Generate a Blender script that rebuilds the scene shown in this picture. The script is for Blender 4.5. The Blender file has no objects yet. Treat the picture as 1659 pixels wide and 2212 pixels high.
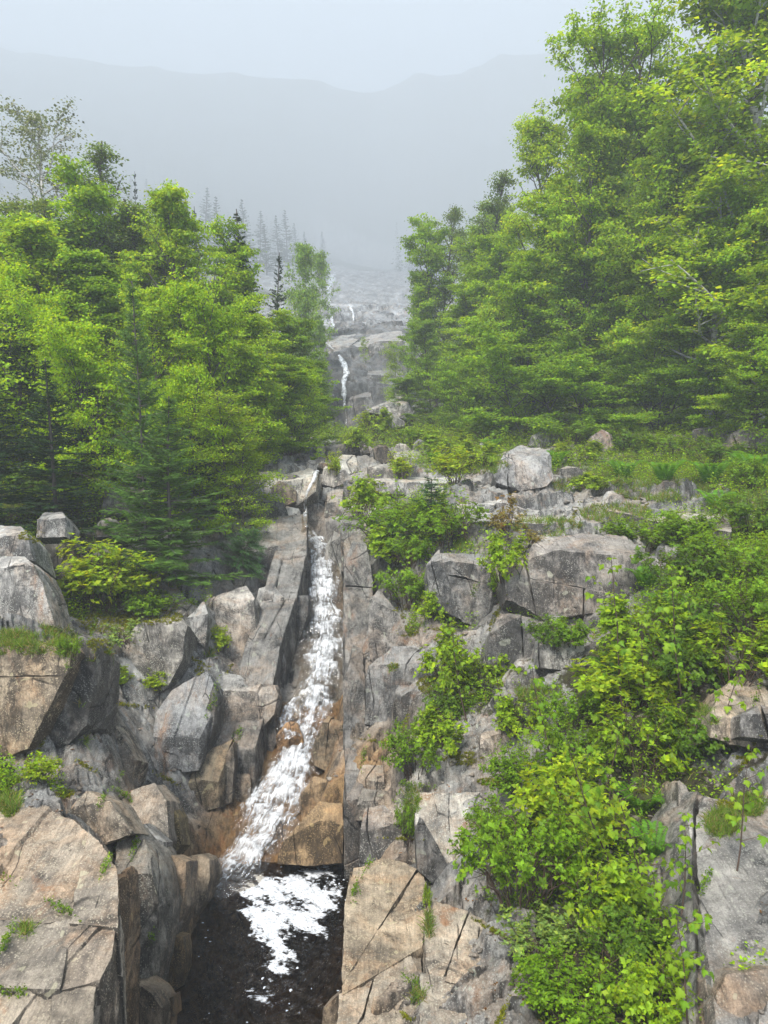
import bpy, math, random
import numpy as np
from mathutils import Vector, Matrix
import bmesh

random.seed(7)
RNG = np.random.default_rng(11)
SC = bpy.context.scene
COL = SC.collection
R = math.radians

# ------------------------------------------------------------------ camera
FPX, CX, CY = 1579.0, 829.5, 1106.0          # focal length / centre in units of a 1659 x 2212 frame
PITCH = R(-5.2)
cam_data = bpy.data.cameras.new("camera")
cam = bpy.data.objects.new("camera", cam_data)
COL.objects.link(cam)
cam.location = (0, 0, 0)
cam.rotation_euler = (math.pi / 2 + PITCH, 0, 0)
cam_data.sensor_fit = 'VERTICAL'
cam_data.angle = 2 * math.atan(CY / FPX)
cam_data.clip_start = 0.1
cam_data.clip_end = 3000
SC.camera = cam

# ------------------------------------------------------------------ sky, sun, exposure
SUN_EL, SUN_AZ = R(56), R(208)
world = bpy.data.worlds.new("World")
SC.world = world
world.use_nodes = True
nt = world.node_tree
for n in list(nt.nodes):
    nt.nodes.remove(n)
wo = nt.nodes.new('ShaderNodeOutputWorld')
bg = nt.nodes.new('ShaderNodeBackground')
sky = nt.nodes.new('ShaderNodeTexSky')
sky.sky_type = 'NISHITA'
sky.sun_disc = False
sky.sun_elevation = SUN_EL
sky.sun_rotation = SUN_AZ
sky.air_density = 1.0
sky.dust_density = 6.0
sky.altitude = 600
mixs = nt.nodes.new('ShaderNodeMix')
mixs.data_type = 'RGBA'
mixs.inputs['Factor'].default_value = 0.86          # closed white overcast in front of the clear sky
mixs.inputs['B'].default_value = (8.0, 9.3, 11.2, 1)
nt.links.new(sky.outputs['Color'], mixs.inputs['A'])
nt.links.new(mixs.outputs['Result'], bg.inputs['Color'])
bg.inputs['Strength'].default_value = 0.067
nt.links.new(bg.outputs['Background'], wo.inputs['Surface'])

sun_d = bpy.data.lights.new("sun", 'SUN')
sun_d.energy = 3.0
sun_d.angle = R(18)
sun_d.color = (1.0, 0.965, 0.9)
sun = bpy.data.objects.new("sun", sun_d)
COL.objects.link(sun)
sdir = Vector((math.sin(SUN_AZ) * math.cos(SUN_EL), math.cos(SUN_AZ) * math.cos(SUN_EL), math.sin(SUN_EL)))
sun.rotation_euler = sdir.to_track_quat('Z', 'Y').to_euler()

SC.view_settings.view_transform = 'Standard'
SC.view_settings.look = 'None'
SC.view_settings.gamma = 1
SC.view_settings.use_curve_mapping = False
SC.view_settings.exposure = 1.3
SC.render.engine = 'CYCLES'
cy = SC.cycles
cy.max_bounces = 7
cy.diffuse_bounces = 3
cy.glossy_bounces = 3
cy.transmission_bounces = 4
cy.transparent_max_bounces = 8
cy.volume_bounces = 2
cy.caustics_reflective = False
cy.caustics_refractive = False
cy.use_denoising = True
cy.sample_clamp_indirect = 6

# ------------------------------------------------------------------ view helpers
FWD = np.array([0, math.cos(PITCH), math.sin(PITCH)])
UPV = np.array([0, -math.sin(PITCH), math.cos(PITCH)])

def ray(sx, sy):
    return FWD + UPV * ((CY - sy) / FPX) + np.array([(sx - CX) / FPX, 0, 0])

def W(sx, sy, Y):
    d = ray(sx, sy)
    return d * (Y / d[1])

# ------------------------------------------------------------------ numpy noise
def _hash(ix, iy, iz, seed):
    h = (ix.astype(np.int64) * 374761393 + iy.astype(np.int64) * 668265263 + iz.astype(np.int64) * 2147483647 + seed * 974634777) & 0xFFFFFFFF
    h = ((h ^ (h >> 13)) * 1274126177) & 0xFFFFFFFF
    h = ((h ^ (h >> 16)) * 2246822519) & 0xFFFFFFFF
    h = h ^ (h >> 15)
    return (h & 0xFFFFFF).astype(np.float64) / 16777215.0

def vnoise(p, seed=0):
    p = np.asarray(p, float)
    i = np.floor(p).astype(np.int64)
    f = p - i
    u = f * f * f * (f * (f * 6 - 15) + 10)
    r = 0
    for dx in (0, 1):
        wx = u[..., 0] if dx else 1 - u[..., 0]
        for dy in (0, 1):
            wy = u[..., 1] if dy else 1 - u[..., 1]
            for dz in (0, 1):
                wz = u[..., 2] if dz else 1 - u[..., 2]
                r = r + wx * wy * wz * _hash(i[..., 0] + dx, i[..., 1] + dy, i[..., 2] + dz, seed)
    return r * 2 - 1

def fbm(p, oc=4, seed=0, gain=0.5):
    a, s, r = 1.0, 1.0, 0
    for k in range(oc):
        r = r + a * vnoise(np.asarray(p) * s + k * 17.3, seed + k)
        a *= gain
        s *= 2.03
    return r

def sstep(a, b, x):
    t = np.clip((x - a) / (b - a), 0, 1)
    return t * t * (3 - 2 * t)

def cells(x, y, seed):
    """jittered cells: (cell id hash A, hash B, hash C, distance to the border, offset to the seed)"""
    ix, iy = np.floor(x).astype(np.int64), np.floor(y).astype(np.int64)
    z0 = np.zeros_like(ix)
    b1 = np.full(x.shape, 9.0); b2 = np.full(x.shape, 9.0)
    cx = np.zeros(x.shape); cyy = np.zeros(x.shape)
    ci = ix.copy(); cj = iy.copy()
    for dx in (-1, 0, 1):
        for dy in (-1, 0, 1):
            jx, jy = ix + dx, iy + dy
            px = jx + 0.1 + 0.8 * _hash(jx, jy, z0, seed)
            py = jy + 0.1 + 0.8 * _hash(jx, jy, z0 + 7, seed)
            d = np.maximum(np.abs(px - x) * 0.95, np.abs(py - y)) * 0.6 + 0.4 * np.hypot(px - x, py - y)
            m = d < b1
            b2 = np.where(m, b1, np.minimum(b2, d))
            cx = np.where(m, px, cx); cyy = np.where(m, py, cyy)
            ci = np.where(m, jx, ci); cj = np.where(m, jy, cj)
            b1 = np.where(m, d, b1)
    h = [_hash(ci, cj, z0 + k, seed + 5) for k in (1, 2, 3)]
    return h, b2 - b1, x - cx, y - cyy

# ------------------------------------------------------------------ mesh helpers
def mesh_np(name, V, Fs, smooth=False, cols=None, cname='tint', uv=None):
    """V (n,3); Fs: list of int arrays (m,k) of faces"""
    me = bpy.data.meshes.new(name)
    V = np.asarray(V, np.float32)
    me.vertices.add(len(V))
    me.vertices.foreach_set('co', V.ravel())
    loops = np.concatenate([f.ravel() for f in Fs]).astype(np.int32)
    cnt = np.concatenate([np.full(len(f), f.shape[1]) for f in Fs]).astype(np.int32)
    st = np.concatenate([[0], np.cumsum(cnt)[:-1]]).astype(np.int32)
    me.loops.add(len(loops))
    me.loops.foreach_set('vertex_index', loops)
    me.polygons.add(len(cnt))
    me.polygons.foreach_set('loop_start', st)
    try:
        me.polygons.foreach_set('loop_total', cnt)
    except Exception:
        pass
    if smooth:
        me.polygons.foreach_set('use_smooth', np.ones(len(cnt), bool))
    if cols is not None:
        a = me.color_attributes.new(cname, 'FLOAT_COLOR', 'POINT')
        c = np.ones((len(V), 4), np.float32)
        c[:, :cols.shape[1]] = cols
        a.data.foreach_set('color', c.ravel())
    if uv is not None:
        l = me.uv_layers.new(name='flow')
        l.data.foreach_set('uv', np.asarray(uv, np.float32)[loops].ravel())
    me.update(calc_edges=True)
    me.validate()
    return me

def put(name, me, mat=None, parent=None, loc=None, rot=None):
    o = bpy.data.objects.new(name, me)
    if mat and me is not None and not me.materials:
        me.materials.append(mat)
    COL.objects.link(o)
    if parent: o.parent = parent
    if loc is not None: o.location = loc
    if rot is not None: o.rotation_euler = rot
    return o

def tag(o, label=None, cat=None, group=None, kind=None):
    if label: o['label'] = label
    if cat: o['category'] = cat
    if group: o['group'] = group
    if kind: o['kind'] = kind
    return o

# ------------------------------------------------------------------ materials
class NT:
    def __init__(s, name):
        s.m = bpy.data.materials.new(name)
        s.m.use_nodes = True
        s.t = s.m.node_tree
        s.t.nodes.clear()
        s.out = s.t.nodes.new('ShaderNodeOutputMaterial')
    def n(s, typ, **kw):
        x = s.t.nodes.new('ShaderNode' + typ)
        for k, v in kw.items():
            setattr(x, k, v)
        return x
    def l(s, a, b):
        s.t.links.new(a, b)
    def val(s, sock, v):
        if isinstance(v, (int, float, tuple, list)): sock.default_value = v
        else: s.l(v, sock)
    def mapping(s, vec, scale=(1, 1, 1), rot=(0, 0, 0)):
        m = s.n('Mapping'); s.l(vec, m.inputs['Vector'])
        m.inputs['Scale'].default_value = scale; m.inputs['Rotation'].default_value = rot
        return m.outputs['Vector']
    def noise(s, vec, scale, detail=4, rough=0.6, dist=0):
        x = s.n('TexNoise'); s.l(vec, x.inputs['Vector'])
        x.inputs['Scale'].default_value = scale; x.inputs['Detail'].default_value = detail
        x.inputs['Roughness'].default_value = rough; x.inputs['Distortion'].default_value = dist
        return x.outputs['Fac']
    def ramp(s, fac, pts):
        r = s.n('ValToRGB'); s.l(fac, r.inputs['Fac'])
        e = r.color_ramp.elements
        while len(e) < len(pts): e.new(0.5)
        for k, (p, c) in enumerate(pts):
            e[k].position = p
            e[k].color = (c, c, c, 1) if isinstance(c, (int, float)) else (*c, 1)
        return r.outputs['Color']
    def mix(s, f, a, b, bt='MIX'):
        x = s.n('Mix', data_type='RGBA', blend_type=bt)
        s.val(x.inputs['Factor'], f)
        for k, v in (('A', a), ('B', b)):
            if isinstance(v, tuple): x.inputs[k].default_value = (*v, 1)
            else: s.l(v, x.inputs[k])
        return x.outputs['Result']
    def math(s, op, a, b=0.0, c=0.0):
        x = s.n('Math', operation=op)
        for k, v in enumerate((a, b, c)):
            s.val(x.inputs[k], v)
        return x.outputs[0]
    def bump(s, h, strength, dist, prev=None):
        b = s.n('Bump'); b.inputs['Strength'].default_value = strength; b.inputs['Distance'].default_value = dist
        s.l(h, b.inputs['Height'])
        if prev: s.l(prev, b.inputs['Normal'])
        return b.outputs['Normal']

def rock_material():
    s = NT('bedrock_stone')
    pos = s.n('NewGeometry').outputs['Position']
    tint = s.n('Attribute', attribute_name='tint')
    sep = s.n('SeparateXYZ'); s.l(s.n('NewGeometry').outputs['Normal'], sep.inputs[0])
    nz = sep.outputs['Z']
    # tint.rgb multiplies; tint.a = moss/soil amount
    big = s.noise(pos, 0.45, 5, 0.6)
    med = s.noise(pos, 1.7, 6, 0.65, 0.6)
    fine = s.noise(pos, 9, 8, 0.75)
    grain = s.noise(pos, 60, 3, 0.7)
    fol = s.noise(s.mapping(pos, (9, 0.9, 1.6), (R(12), R(34), R(-14))), 1.5, 8, 0.72, 0.35)
    fol2 = s.noise(s.mapping(pos, (22, 1.6, 3.0), (R(8), R(40), R(-18))), 1.7, 6, 0.7, 0.25)
    grey = s.ramp(med, [(0.3, (0.12, 0.118, 0.115)), (0.5, (0.30, 0.29, 0.27)), (0.72, (0.54, 0.52, 0.48))])
    tan = s.ramp(fine, [(0.25, (0.18, 0.125, 0.08)), (0.5, (0.40, 0.31, 0.23)), (0.75, (0.58, 0.49, 0.40))])
    warm = s.ramp(s.noise(pos, 0.8, 6, 0.7, 1.0), [(0.47, 0.0), (0.64, 0.75)])
    col = s.mix(warm, grey, tan)
    col = s.mix(0.85, col, s.ramp(fol, [(0.3, 0.68), (0.48, 0.98), (0.55, 1.04), (0.75, 1.18)]), 'MULTIPLY')
    col = s.mix(0.9, col, s.ramp(fine, [(0.28, 0.45), (0.45, 0.95), (0.7, 1.3)]), 'MULTIPLY')
    col = s.mix(0.6, col, s.ramp(grain, [(0.3, 0.55), (0.6, 1.25)]), 'MULTIPLY')
    # orange iron stain
    st = s.ramp(s.noise(s.mapping(pos, (1, 1, 0.5)), 1.1, 7, 0.7, 1.5), [(0.58, 0.0), (0.7, 0.65)])
    col = s.mix(st, col, (0.30, 0.135, 0.045))
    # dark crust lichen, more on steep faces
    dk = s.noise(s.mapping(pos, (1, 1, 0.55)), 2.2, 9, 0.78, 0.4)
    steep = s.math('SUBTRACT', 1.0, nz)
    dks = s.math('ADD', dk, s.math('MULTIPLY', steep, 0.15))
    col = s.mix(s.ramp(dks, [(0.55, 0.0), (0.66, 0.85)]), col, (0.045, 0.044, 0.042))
    # pale lichen spots
    v = s.n('TexVoronoi'); v.feature = 'F1'; s.l(pos, v.inputs['Vector']); v.inputs['Scale'].default_value = 34
    sp = s.math('ADD', v.outputs['Distance'], s.math('MULTIPLY', s.noise(pos, 3.0, 5, 0.7), -0.9))
    col = s.mix(s.ramp(sp, [(-0.0, 0.0), (0.0, 0.0)]), col, (0.5, 0.5, 0.46))
    spm = s.ramp(s.math('MULTIPLY', sp, -1.0), [(0.16, 0.0), (0.24, 0.75)])
    col = s.mix(spm, col, (0.46, 0.46, 0.41))
    v2 = s.noise(pos, 5.5, 3, 0.4, 0.3)
    col = s.mix(s.ramp(v2, [(0.69, 0.0), (0.71, 0.6)]), col, (0.50, 0.52, 0.42))
    col = s.mix(0.8, col, s.ramp(fol2, [(0.32, 0.7), (0.47, 0.97), (0.6, 1.08), (0.72, 1.2)]), 'MULTIPLY')
    # joints: long, roughly parallel, broken
    vc = s.n('TexVoronoi'); vc.feature = 'DISTANCE_TO_EDGE'
    tn = s.n('TexNoise'); s.l(pos, tn.inputs['Vector']); tn.inputs['Scale'].default_value = 3.0; tn.inputs['Detail'].default_value = 5
    wv = s.mix(0.10, pos, tn.outputs['Color'])
    s.l(s.mapping(wv, (1.5, 0.42, 0.7), (R(20), R(20), R(-14))), vc.inputs['Vector']); vc.inputs['Scale'].default_value = 1.0
    wid = s.ramp(s.noise(pos, 0.9, 4, 0.6), [(0.42, 1.0), (0.56, 0.0)])
    ce = s.math('ADD', vc.outputs['Distance'], s.math('MULTIPLY', wid, 0.06))
    crack = s.ramp(ce, [(0.004, 0.0), (0.018, 1.0)])
    col = s.mix(0.85, col, s.ramp(ce, [(0.004, 0.12), (0.014, 1.0)]), 'MULTIPLY')
    # tint
    col = s.mix(1.0, col, tint.outputs['Color'], 'MULTIPLY')
    # moss / soil
    mo = s.math('ADD', s.math('MULTIPLY', tint.outputs['Alpha'], 1.0), s.math('MULTIPLY', s.math('SUBTRACT', s.noise(pos, 2.6, 7, 0.75), 0.5), 1.7))
    up = s.math('MULTIPLY', s.ramp(nz, [(0.1, 0.0), (0.55, 1.0)]), s.ramp(mo, [(0.42, 0.0), (0.55, 1.0)]))
    mc = s.ramp(s.noise(pos, 4.0, 8, 0.8), [(0.3, (0.014, 0.011, 0.007)), (0.48, (0.04, 0.032, 0.015)), (0.6, (0.08, 0.10, 0.016)), (0.75, (0.10, 0.06, 0.025))])
    col = s.mix(up, col, mc)
    b = s.n('BsdfPrincipled')
    s.l(col, b.inputs['Base Color'])
    s.l(s.ramp(big, [(0.35, 0.42), (0.65, 0.8)]), b.inputs['Roughness'])
    b.inputs['Specular IOR Level'].default_value = 0.4
    n1 = s.bump(s.noise(pos, 3.5, 10, 0.72, 0.2), 1.0, 0.13)
    n2 = s.bump(fol2, 0.8, 0.035, s.bump(fol, 1.0, 0.09, n1))
    n3 = s.bump(crack, 0.5, 0.05, n2)
    n4 = s.bump(fine, 0.7, 0.05, n3)
    s.l(n4, b.inputs['Normal'])
    s.l(b.outputs[0], s.out.inputs['Surface'])
    return s.m

def leaf_material(name, trans=0.5, rough=0.5, spec=0.18):
    s = NT(name)
    a = s.n('Attribute', attribute_name='leafc').outputs['Color']
    b = s.n('BsdfPrincipled')
    s.l(a, b.inputs['Base Color'])
    b.inputs['Roughness'].default_value = rough
    b.inputs['Specular IOR Level'].default_value = spec
    t = s.n('BsdfTranslucent')
    s.l(s.mix(1.0, a, (1.65, 1.3, 0.6), 'MULTIPLY'), t.inputs['Color'])
    mx = s.n('MixShader'); mx.inputs[0].default_value = trans
    s.l(b.outputs[0], mx.inputs[1]); s.l(t.outputs[0], mx.inputs[2])
    s.l(mx.outputs[0], s.out.inputs['Surface'])
    return s.m

def plain(name, c0, c1, scale=8, rough=0.8, bump=0.3):
    s = NT(name)
    pos = s.n('NewGeometry').outputs['Position']
    f = s.noise(s.mapping(pos, (1, 1, 0.35)), scale, 6, 0.7)
    b = s.n('BsdfPrincipled')
    s.l(s.ramp(f, [(0.3, c0), (0.7, c1)]), b.inputs['Base Color'])
    b.inputs['Roughness'].default_value = rough
    s.l(s.bump(f, bump, 0.03), b.inputs['Normal'])
    s.l(b.outputs[0], s.out.inputs['Surface'])
    return s.m

def birch_material():
    s = NT('pale_birch_bark')
    pos = s.n('NewGeometry').outputs['Position']
    f = s.noise(s.mapping(pos, (1, 1, 4)), 4, 6, 0.7)
    b = s.n('BsdfPrincipled')
    s.l(s.ramp(f, [(0.38, (0.06, 0.055, 0.05)), (0.46, (0.38, 0.36, 0.33)), (0.7, (0.55, 0.53, 0.5))]), b.inputs['Base Color'])
    b.inputs['Roughness'].default_value = 0.8
    s.l(b.outputs[0], s.out.inputs['Surface'])
    return s.m

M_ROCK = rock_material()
M_LEAF = leaf_material('green_leaves')
M_NEEDLE = leaf_material('spruce_needles', 0.12, 0.6, 0.2)
M_BARK = plain('grey_brown_bark', (0.03, 0.025, 0.02), (0.12, 0.10, 0.085))
M_TWIG = plain('dark_twig', (0.035, 0.02, 0.013), (0.10, 0.06, 0.04))
M_BIRCH = birch_material()
# ------------------------------------------------------------------ lie of the land: survey points (frame x, frame y, distance north, soil 0..1)
CP = [
 # left front slab and the ledges behind it
 (-250,2212,6.0,0),(0,2212,6.3,0),(200,2212,6.9,0),(-200,1740,9.3,.1),(0,1760,9.2,0),(170,1790,9.2,0),(235,1910,8.6,0),
 (290,2212,8.3,0),(300,1850,10.6,0),(330,2030,9.9,0),(400,1860,12.4,0),(430,1960,12.3,0),
 (0,1690,10.6,.8),(90,1700,10.8,.4),(150,1650,11.3,0),(0,1640,11.5,0),(0,1410,12.2,.2),(180,1410,12.4,0),(-300,1400,12.5,.4),
 (230,1500,13.6,0),(270,1640,12.9,0),(350,1600,14.4,0),(350,1720,13.3,0),(450,1730,14.3,0),(520,1700,15.0,0),
 (300,1480,15.2,.1),(250,1380,16.2,.5),(400,1330,17.6,.5),(430,1450,16.2,0),(520,1500,16.9,0),(560,1280,20.0,0),(590,1400,18.3,0),
 (450,1180,20.8,0),(570,1090,23.6,0),(560,1180,21.6,0),(640,1130,23.0,0),(300,1100,21.5,1),(200,1300,17.2,.8),(100,1100,20.5,.9),(0,1060,21.5,1),(40,1340,14.2,.4),
 (100,1345,14.6,.3),(150,1250,17.6,.5),(-300,1100,20,1),
 (560,1010,27.5,.2),(450,1030,25.5,.5),(200,1010,27,1),(0,980,30,1),(620,1000,30,.1),(640,950,41,.5),
 # right bank, slab by the pool and the gully of shrubs
 (790,2212,7.8,0),(1000,2212,7.3,.2),(790,2000,9.8,0),(900,1900,10.4,0),(790,1760,12.0,0),(850,1650,13.0,0),(770,1600,14.3,0),
 (770,1450,16.1,0),(770,1300,18.6,0),(760,1160,22.0,0),(720,1080,25.0,0),
 (850,1500,14.9,.1),(900,1350,16.3,.4),(870,1200,18.6,.6),(850,1100,20.6,.9),(960,1720,11.6,.1),(1000,1500,13.6,.6),(1000,1340,16.0,.2),(1000,1210,16.8,.4),
 (1250,1330,14.6,.2),(1250,1175,16.2,.1),(1000,1100,20.0,.5),(1100,1060,22.5,0),(1400,1100,19.6,0),(1250,1120,18.6,.2),(1500,1160,17.2,.9),(1650,1250,13.5,1),
 (1400,1400,12.2,1),(1640,1450,10.4,.6),(1300,1550,11.2,.7),(1150,1640,11.0,.4),(1200,1800,9.6,.8),(1200,1950,8.4,.7),(1300,2100,7.2,1),(1500,2212,6.4,1),(1440,1800,9.4,1),
 (1100,2100,8.0,.3),(1560,1800,8.5,.1),(1620,2000,6.9,.1),(1640,2212,5.6,.1),(1600,1600,9.9,.5),(1900,1800,7.5,.6),(2000,1400,10,1),
 # terrace and the edge of the wood
 (1000,1010,28,.7),(1200,1030,24.5,.7),(1500,1030,23.5,1),(1640,1040,21,1),(1300,1080,21,.1),(900,965,37,.8),(1100,940,36,1),(1300,932,33,1),(1600,930,30,1),
 (800,950,46,.9),(720,958,50,.6),(1000,915,46,1),(850,930,50,.9),(2200,1000,25,1),
 # the upper cliff and the slabs above it
 (660,950,58,.1),(740,945,60,0),(700,860,62,0),(760,860,62.5,0),(680,780,66,.2),(740,780,68,0),(800,790,70,.1),(880,860,60,.6),(860,770,71,.1),(860,735,76,0),(820,720,80,0),(720,715,80,0),
 (770,700,100,0),(860,695,104,0),(700,690,104,.1),(770,665,127,0),(860,660,127,0),(690,655,127,.1),(770,635,176,0),(870,632,180,0),(770,615,240,0),(860,612,245,0),(720,600,380,0),(850,598,400,0),(790,560,720,.2),
 (600,905,58,.8),(600,850,75,1),(560,770,90,1),(930,850,70,1),
 (200,560,150,1),(330,600,150,1),(460,640,140,1),(560,670,130,1),(0,520,140,1),(260,385,540,1),(400,420,550,1),(520,475,560,1),(640,540,560,1),(690,575,560,1),(0,360,540,1),
 (830,500,780,1),(500,330,760,1),(200,220,760,1),(0,105,850,1),(-400,60,850,1),(250,140,850,1),(500,150,850,1),(700,165,850,1),(900,150,850,1),(1080,110,850,1),(1300,60,850,1),(1100,480,760,1),(1400,300,760,1),(1900,60,850,1),(1000,590,540,1),(1200,500,540,1),(1500,430,540,1),(1000,680,150,1),(1250,650,140,1),(1500,600,130,1),
]
WPC = [ # plain positions (x, y, z, soil) round the picture
 (-14,42,2.5,1),(-30,40,4,1),(-24,60,6,1),(-50,70,12,1),
 (15,52,2.5,1),(30,50,6,1),(40,30,3,1),(50,75,16,1),(25,85,14,1),(110,100,30,1),
 (-500,460,190,1),(500,460,190,1),(-800,1310,730,1),(800,1310,730,1),
 (-25,5,-3,1),(25,4,-3,1),(-25,22,0,1),(30,18,-1,1),(-60,10,2,1),(80,10,2,1),(-110,60,22,1),(-180,120,50,1),(140,60,25,1),(-320,60,60,1),(320,60,60,1),(-320,0,30,1),(320,0,30,1),(-7,2,-5.5,0),(8,2,-5,.4),(0,2,-8,0),(160,0,12,1),(-160,0,12,1),
]
# the water's course: frame x, frame y, distance, half width in metres
COURSE = [(440,1955,12.35,.30),(520,1870,13.2,.60),(590,1760,14.2,.74),(635,1650,15.3,.62),(672,1540,16.5,.52),(697,1440,17.9,.62),(702,1330,19.6,.66),(694,1240,21.4,.55),(690,1180,23.0,.40),(664,1150,23.9,.32)]
FALL2 = [(660,1150,24.0,.30),(652,1120,24.1,.20),(652,1082,24.2,.14),(668,1050,25.2,.3),(682,1022,26.8,.32)]
POOL_Z = -8.0
POOL = [(340,2230),(372,2110),(405,2030),(436,1985),(430,1958),(470,1915),(530,1868),(640,1862),(735,1858),(757,1900),(762,2000),(752,2100),(742,2230),(735,3000),(300,3000)]

CP = [(a, b, c * 1.55 if c >= 250 else c * 1.25 if c >= 128 else c, d) for a, b, c, d in CP]
P3 = np.array([W(a, b, c) for a, b, c, d in CP] + [(a, b, c) for a, b, c, d in WPC])
SOIL = np.array([d for *_, d in CP] + [d for *_, d in WPC], float)
def wl(lst): return np.array([W(a, b, c) for a, b, c, d in lst]), np.array([d for *_, d in lst])
C3, CW = wl(COURSE); C3b, CWb = wl(FALL2)
C3[0, 2] = POOL_Z
def on_z(sx, sy, z):
    d = ray(sx, sy); return d * (z / d[2])
POOLP = np.array([on_z(a, b, POOL_Z)[:2] for a, b in POOL])
ALLP = np.vstack([P3, C3, C3b[1:]]); ALLS = np.concatenate([SOIL, np.zeros(len(C3) + len(C3b) - 1)])
def _feat(xy):
    r = np.hypot(xy[:, 0], xy[:, 1] + 6)
    s = 1.0 / (0.25 + r * 0.05)
    return xy
_n = len(ALLP)
_D = np.linalg.norm(ALLP[:, None, :2] - ALLP[None, :, :2], axis=2)
_A = np.zeros((_n + 3, _n + 3)); _A[:_n, :_n] = _D - np.eye(_n) * 0.02
_A[:_n, _n] = 1; _A[:_n, _n + 1:] = ALLP[:, :2]; _A[_n:, :_n] = _A[:_n, _n:].T
_cz = np.linalg.solve(_A, np.concatenate([ALLP[:, 2], np.zeros(3)]))

def rbf(x, y):
    sh = np.shape(x); x = np.ravel(x); y = np.ravel(y)
    out = np.empty(len(x))
    for s in range(0, len(x), 40000):
        q = slice(s, s + 40000)
        d = np.hypot(x[q, None] - ALLP[None, :, 0], y[q, None] - ALLP[None, :, 1])
        out[q] = d @ _cz[:_n] + _cz[_n] + x[q] * _cz[_n + 1] + y[q] * _cz[_n + 2]
    return out.reshape(sh)

def soil_at(x, y):
    sh = np.shape(x); x = np.ravel(x); y = np.ravel(y)
    out = np.empty(len(x))
    for s in range(0, len(x), 40000):
        q = slice(s, s + 40000)
        w = 1.0 / (((x[q, None] - ALLP[None, :, 0])**2 + (y[q, None] - ALLP[None, :, 1])**2)**1.6 + 1e-3)
        out[q] = (w @ ALLS) / w.sum(1)
    return out.reshape(sh)

def polyline_near(x, y, P, Wd):
    """distance to a polyline in plan, its height and half width there"""
    best = np.full(np.shape(x), 1e9); hz = np.zeros(np.shape(x)); hw = np.ones(np.shape(x))
    for k in range(len(P) - 1):
        a, b = P[k], P[k + 1]
        ab = b[:2] - a[:2]
        t = np.clip(((x - a[0]) * ab[0] + (y - a[1]) * ab[1]) / (ab @ ab + 1e-9), 0, 1)
        d = np.hypot(x - a[0] - t * ab[0], y - a[1] - t * ab[1])
        m = d < best
        best = np.where(m, d, best); hz = np.where(m, a[2] + t * (b[2] - a[2]), hz); hw = np.where(m, Wd[k] + t * (Wd[k + 1] - Wd[k]), hw)
    return best, hz, hw

def in_poly(x, y, poly):
    ins = np.zeros(np.shape(x), bool)
    j = len(poly) - 1
    for i in range(len(poly)):
        xi, yi = poly[i]; xj, yj = poly[j]
        c = ((yi > y) != (yj > y)) & (x < (xj - xi) * (y - yi) / (yj - yi + 1e-12) + xi)
        ins ^= c; j = i
    return ins

def poly_dist(x, y, poly):
    d = np.full(np.shape(x), 1e9)
    for k in range(len(poly)):
        a, b = poly[k], poly[(k + 1) % len(poly)]
        ab = b - a
        t = np.clip(((x - a[0]) * ab[0] + (y - a[1]) * ab[1]) / (ab @ ab + 1e-9), 0, 1)
        d = np.minimum(d, np.hypot(x - a[0] - t * ab[0], y - a[1] - t * ab[1]))
    return d

def base_h(x, y):
    x = np.asarray(x, float); y = np.asarray(y, float)
    h = rbf(x, y)
    dd, hz, hw = polyline_near(x, y, C3, CW)
    k = 1 - sstep(hw * 0.9, hw + 0.45, dd)
    h = h * (1 - k) + (hz - 0.16) * k
    pin = in_poly(x, y, POOLP); pd = poly_dist(x, y, POOLP)
    sd = np.where(pin, -pd, pd)
    h = np.where(sd < 1.2, np.minimum(h, POOL_Z + np.where(sd < 0, np.maximum(-1.5, -0.15 + sd * 1.2), -0.15 + sd * 4.5)), h)
    return h

def full_h(x, y, want=False):
    h = base_h(x, y)
    so = soil_at(x, y)
    rock = 1 - sstep(0.35, 0.7, so)
    far = np.clip(np.hypot(x, y) / 20, 0.35, 6)
    ca, sa = math.cos(R(24)), math.sin(R(24))
    u, v = x * ca + y * sa, -x * sa + y * ca
    wob = fbm(np.stack([u * .8, v * .8, u * 0], -1), 3, 31) * 0.35
    out = 0
    for (cu, cv, amp, sd) in ((1.6, 0.8, 0.5, 3), (0.7, 0.36, 0.2, 9), (0.33, 0.15, 0.07, 14)):
        s = np.where(far > 2.2, 3.2, 1.0)
        (h1, h2, h3), edge, du, dv = cells(u / (cu * s) + wob, v / (cv * s) + wob * 0.7, sd)
        e = (h1 - 0.5) + (h2 - 0.5) * du * 1.1 + (h3 - 0.5) * dv * 1.5
        out = out + amp * s**0.8 * e - amp * 0.35 * (1 - sstep(0.0, 0.07, edge))
    dd, hz, hw = polyline_near(x, y, C3, CW)
    near_w = 1 - sstep(hw + 0.1, hw + 0.9, dd)
    g = np.stack([x * 0.5, y * 0.5, h * 0.5], -1)
    fh = 1.5 * sstep(400, 1000, y)
    h = h + fh * 5 * fbm(np.stack([x * .012, y * .012, x * 0], -1), 4, 77)
    dsp = rock * out * (1 - 0.55 * near_w) + (1 - rock) * 0.16 * fbm(g * 1.6, 4, 5) * np.clip(far, 1, 1.5)
    dsp = dsp + rock * 0.05 * fbm(np.stack([x, y, h], -1) * 3.2, 4, 6)
    dsp = dsp - near_w * np.maximum(dsp, 0) * 0.8
    pin = in_poly(x, y, POOLP)
    dsp = np.where(pin, dsp * 0.25, dsp)
    r = h + dsp
    return (r, so, near_w) if want else r

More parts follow.
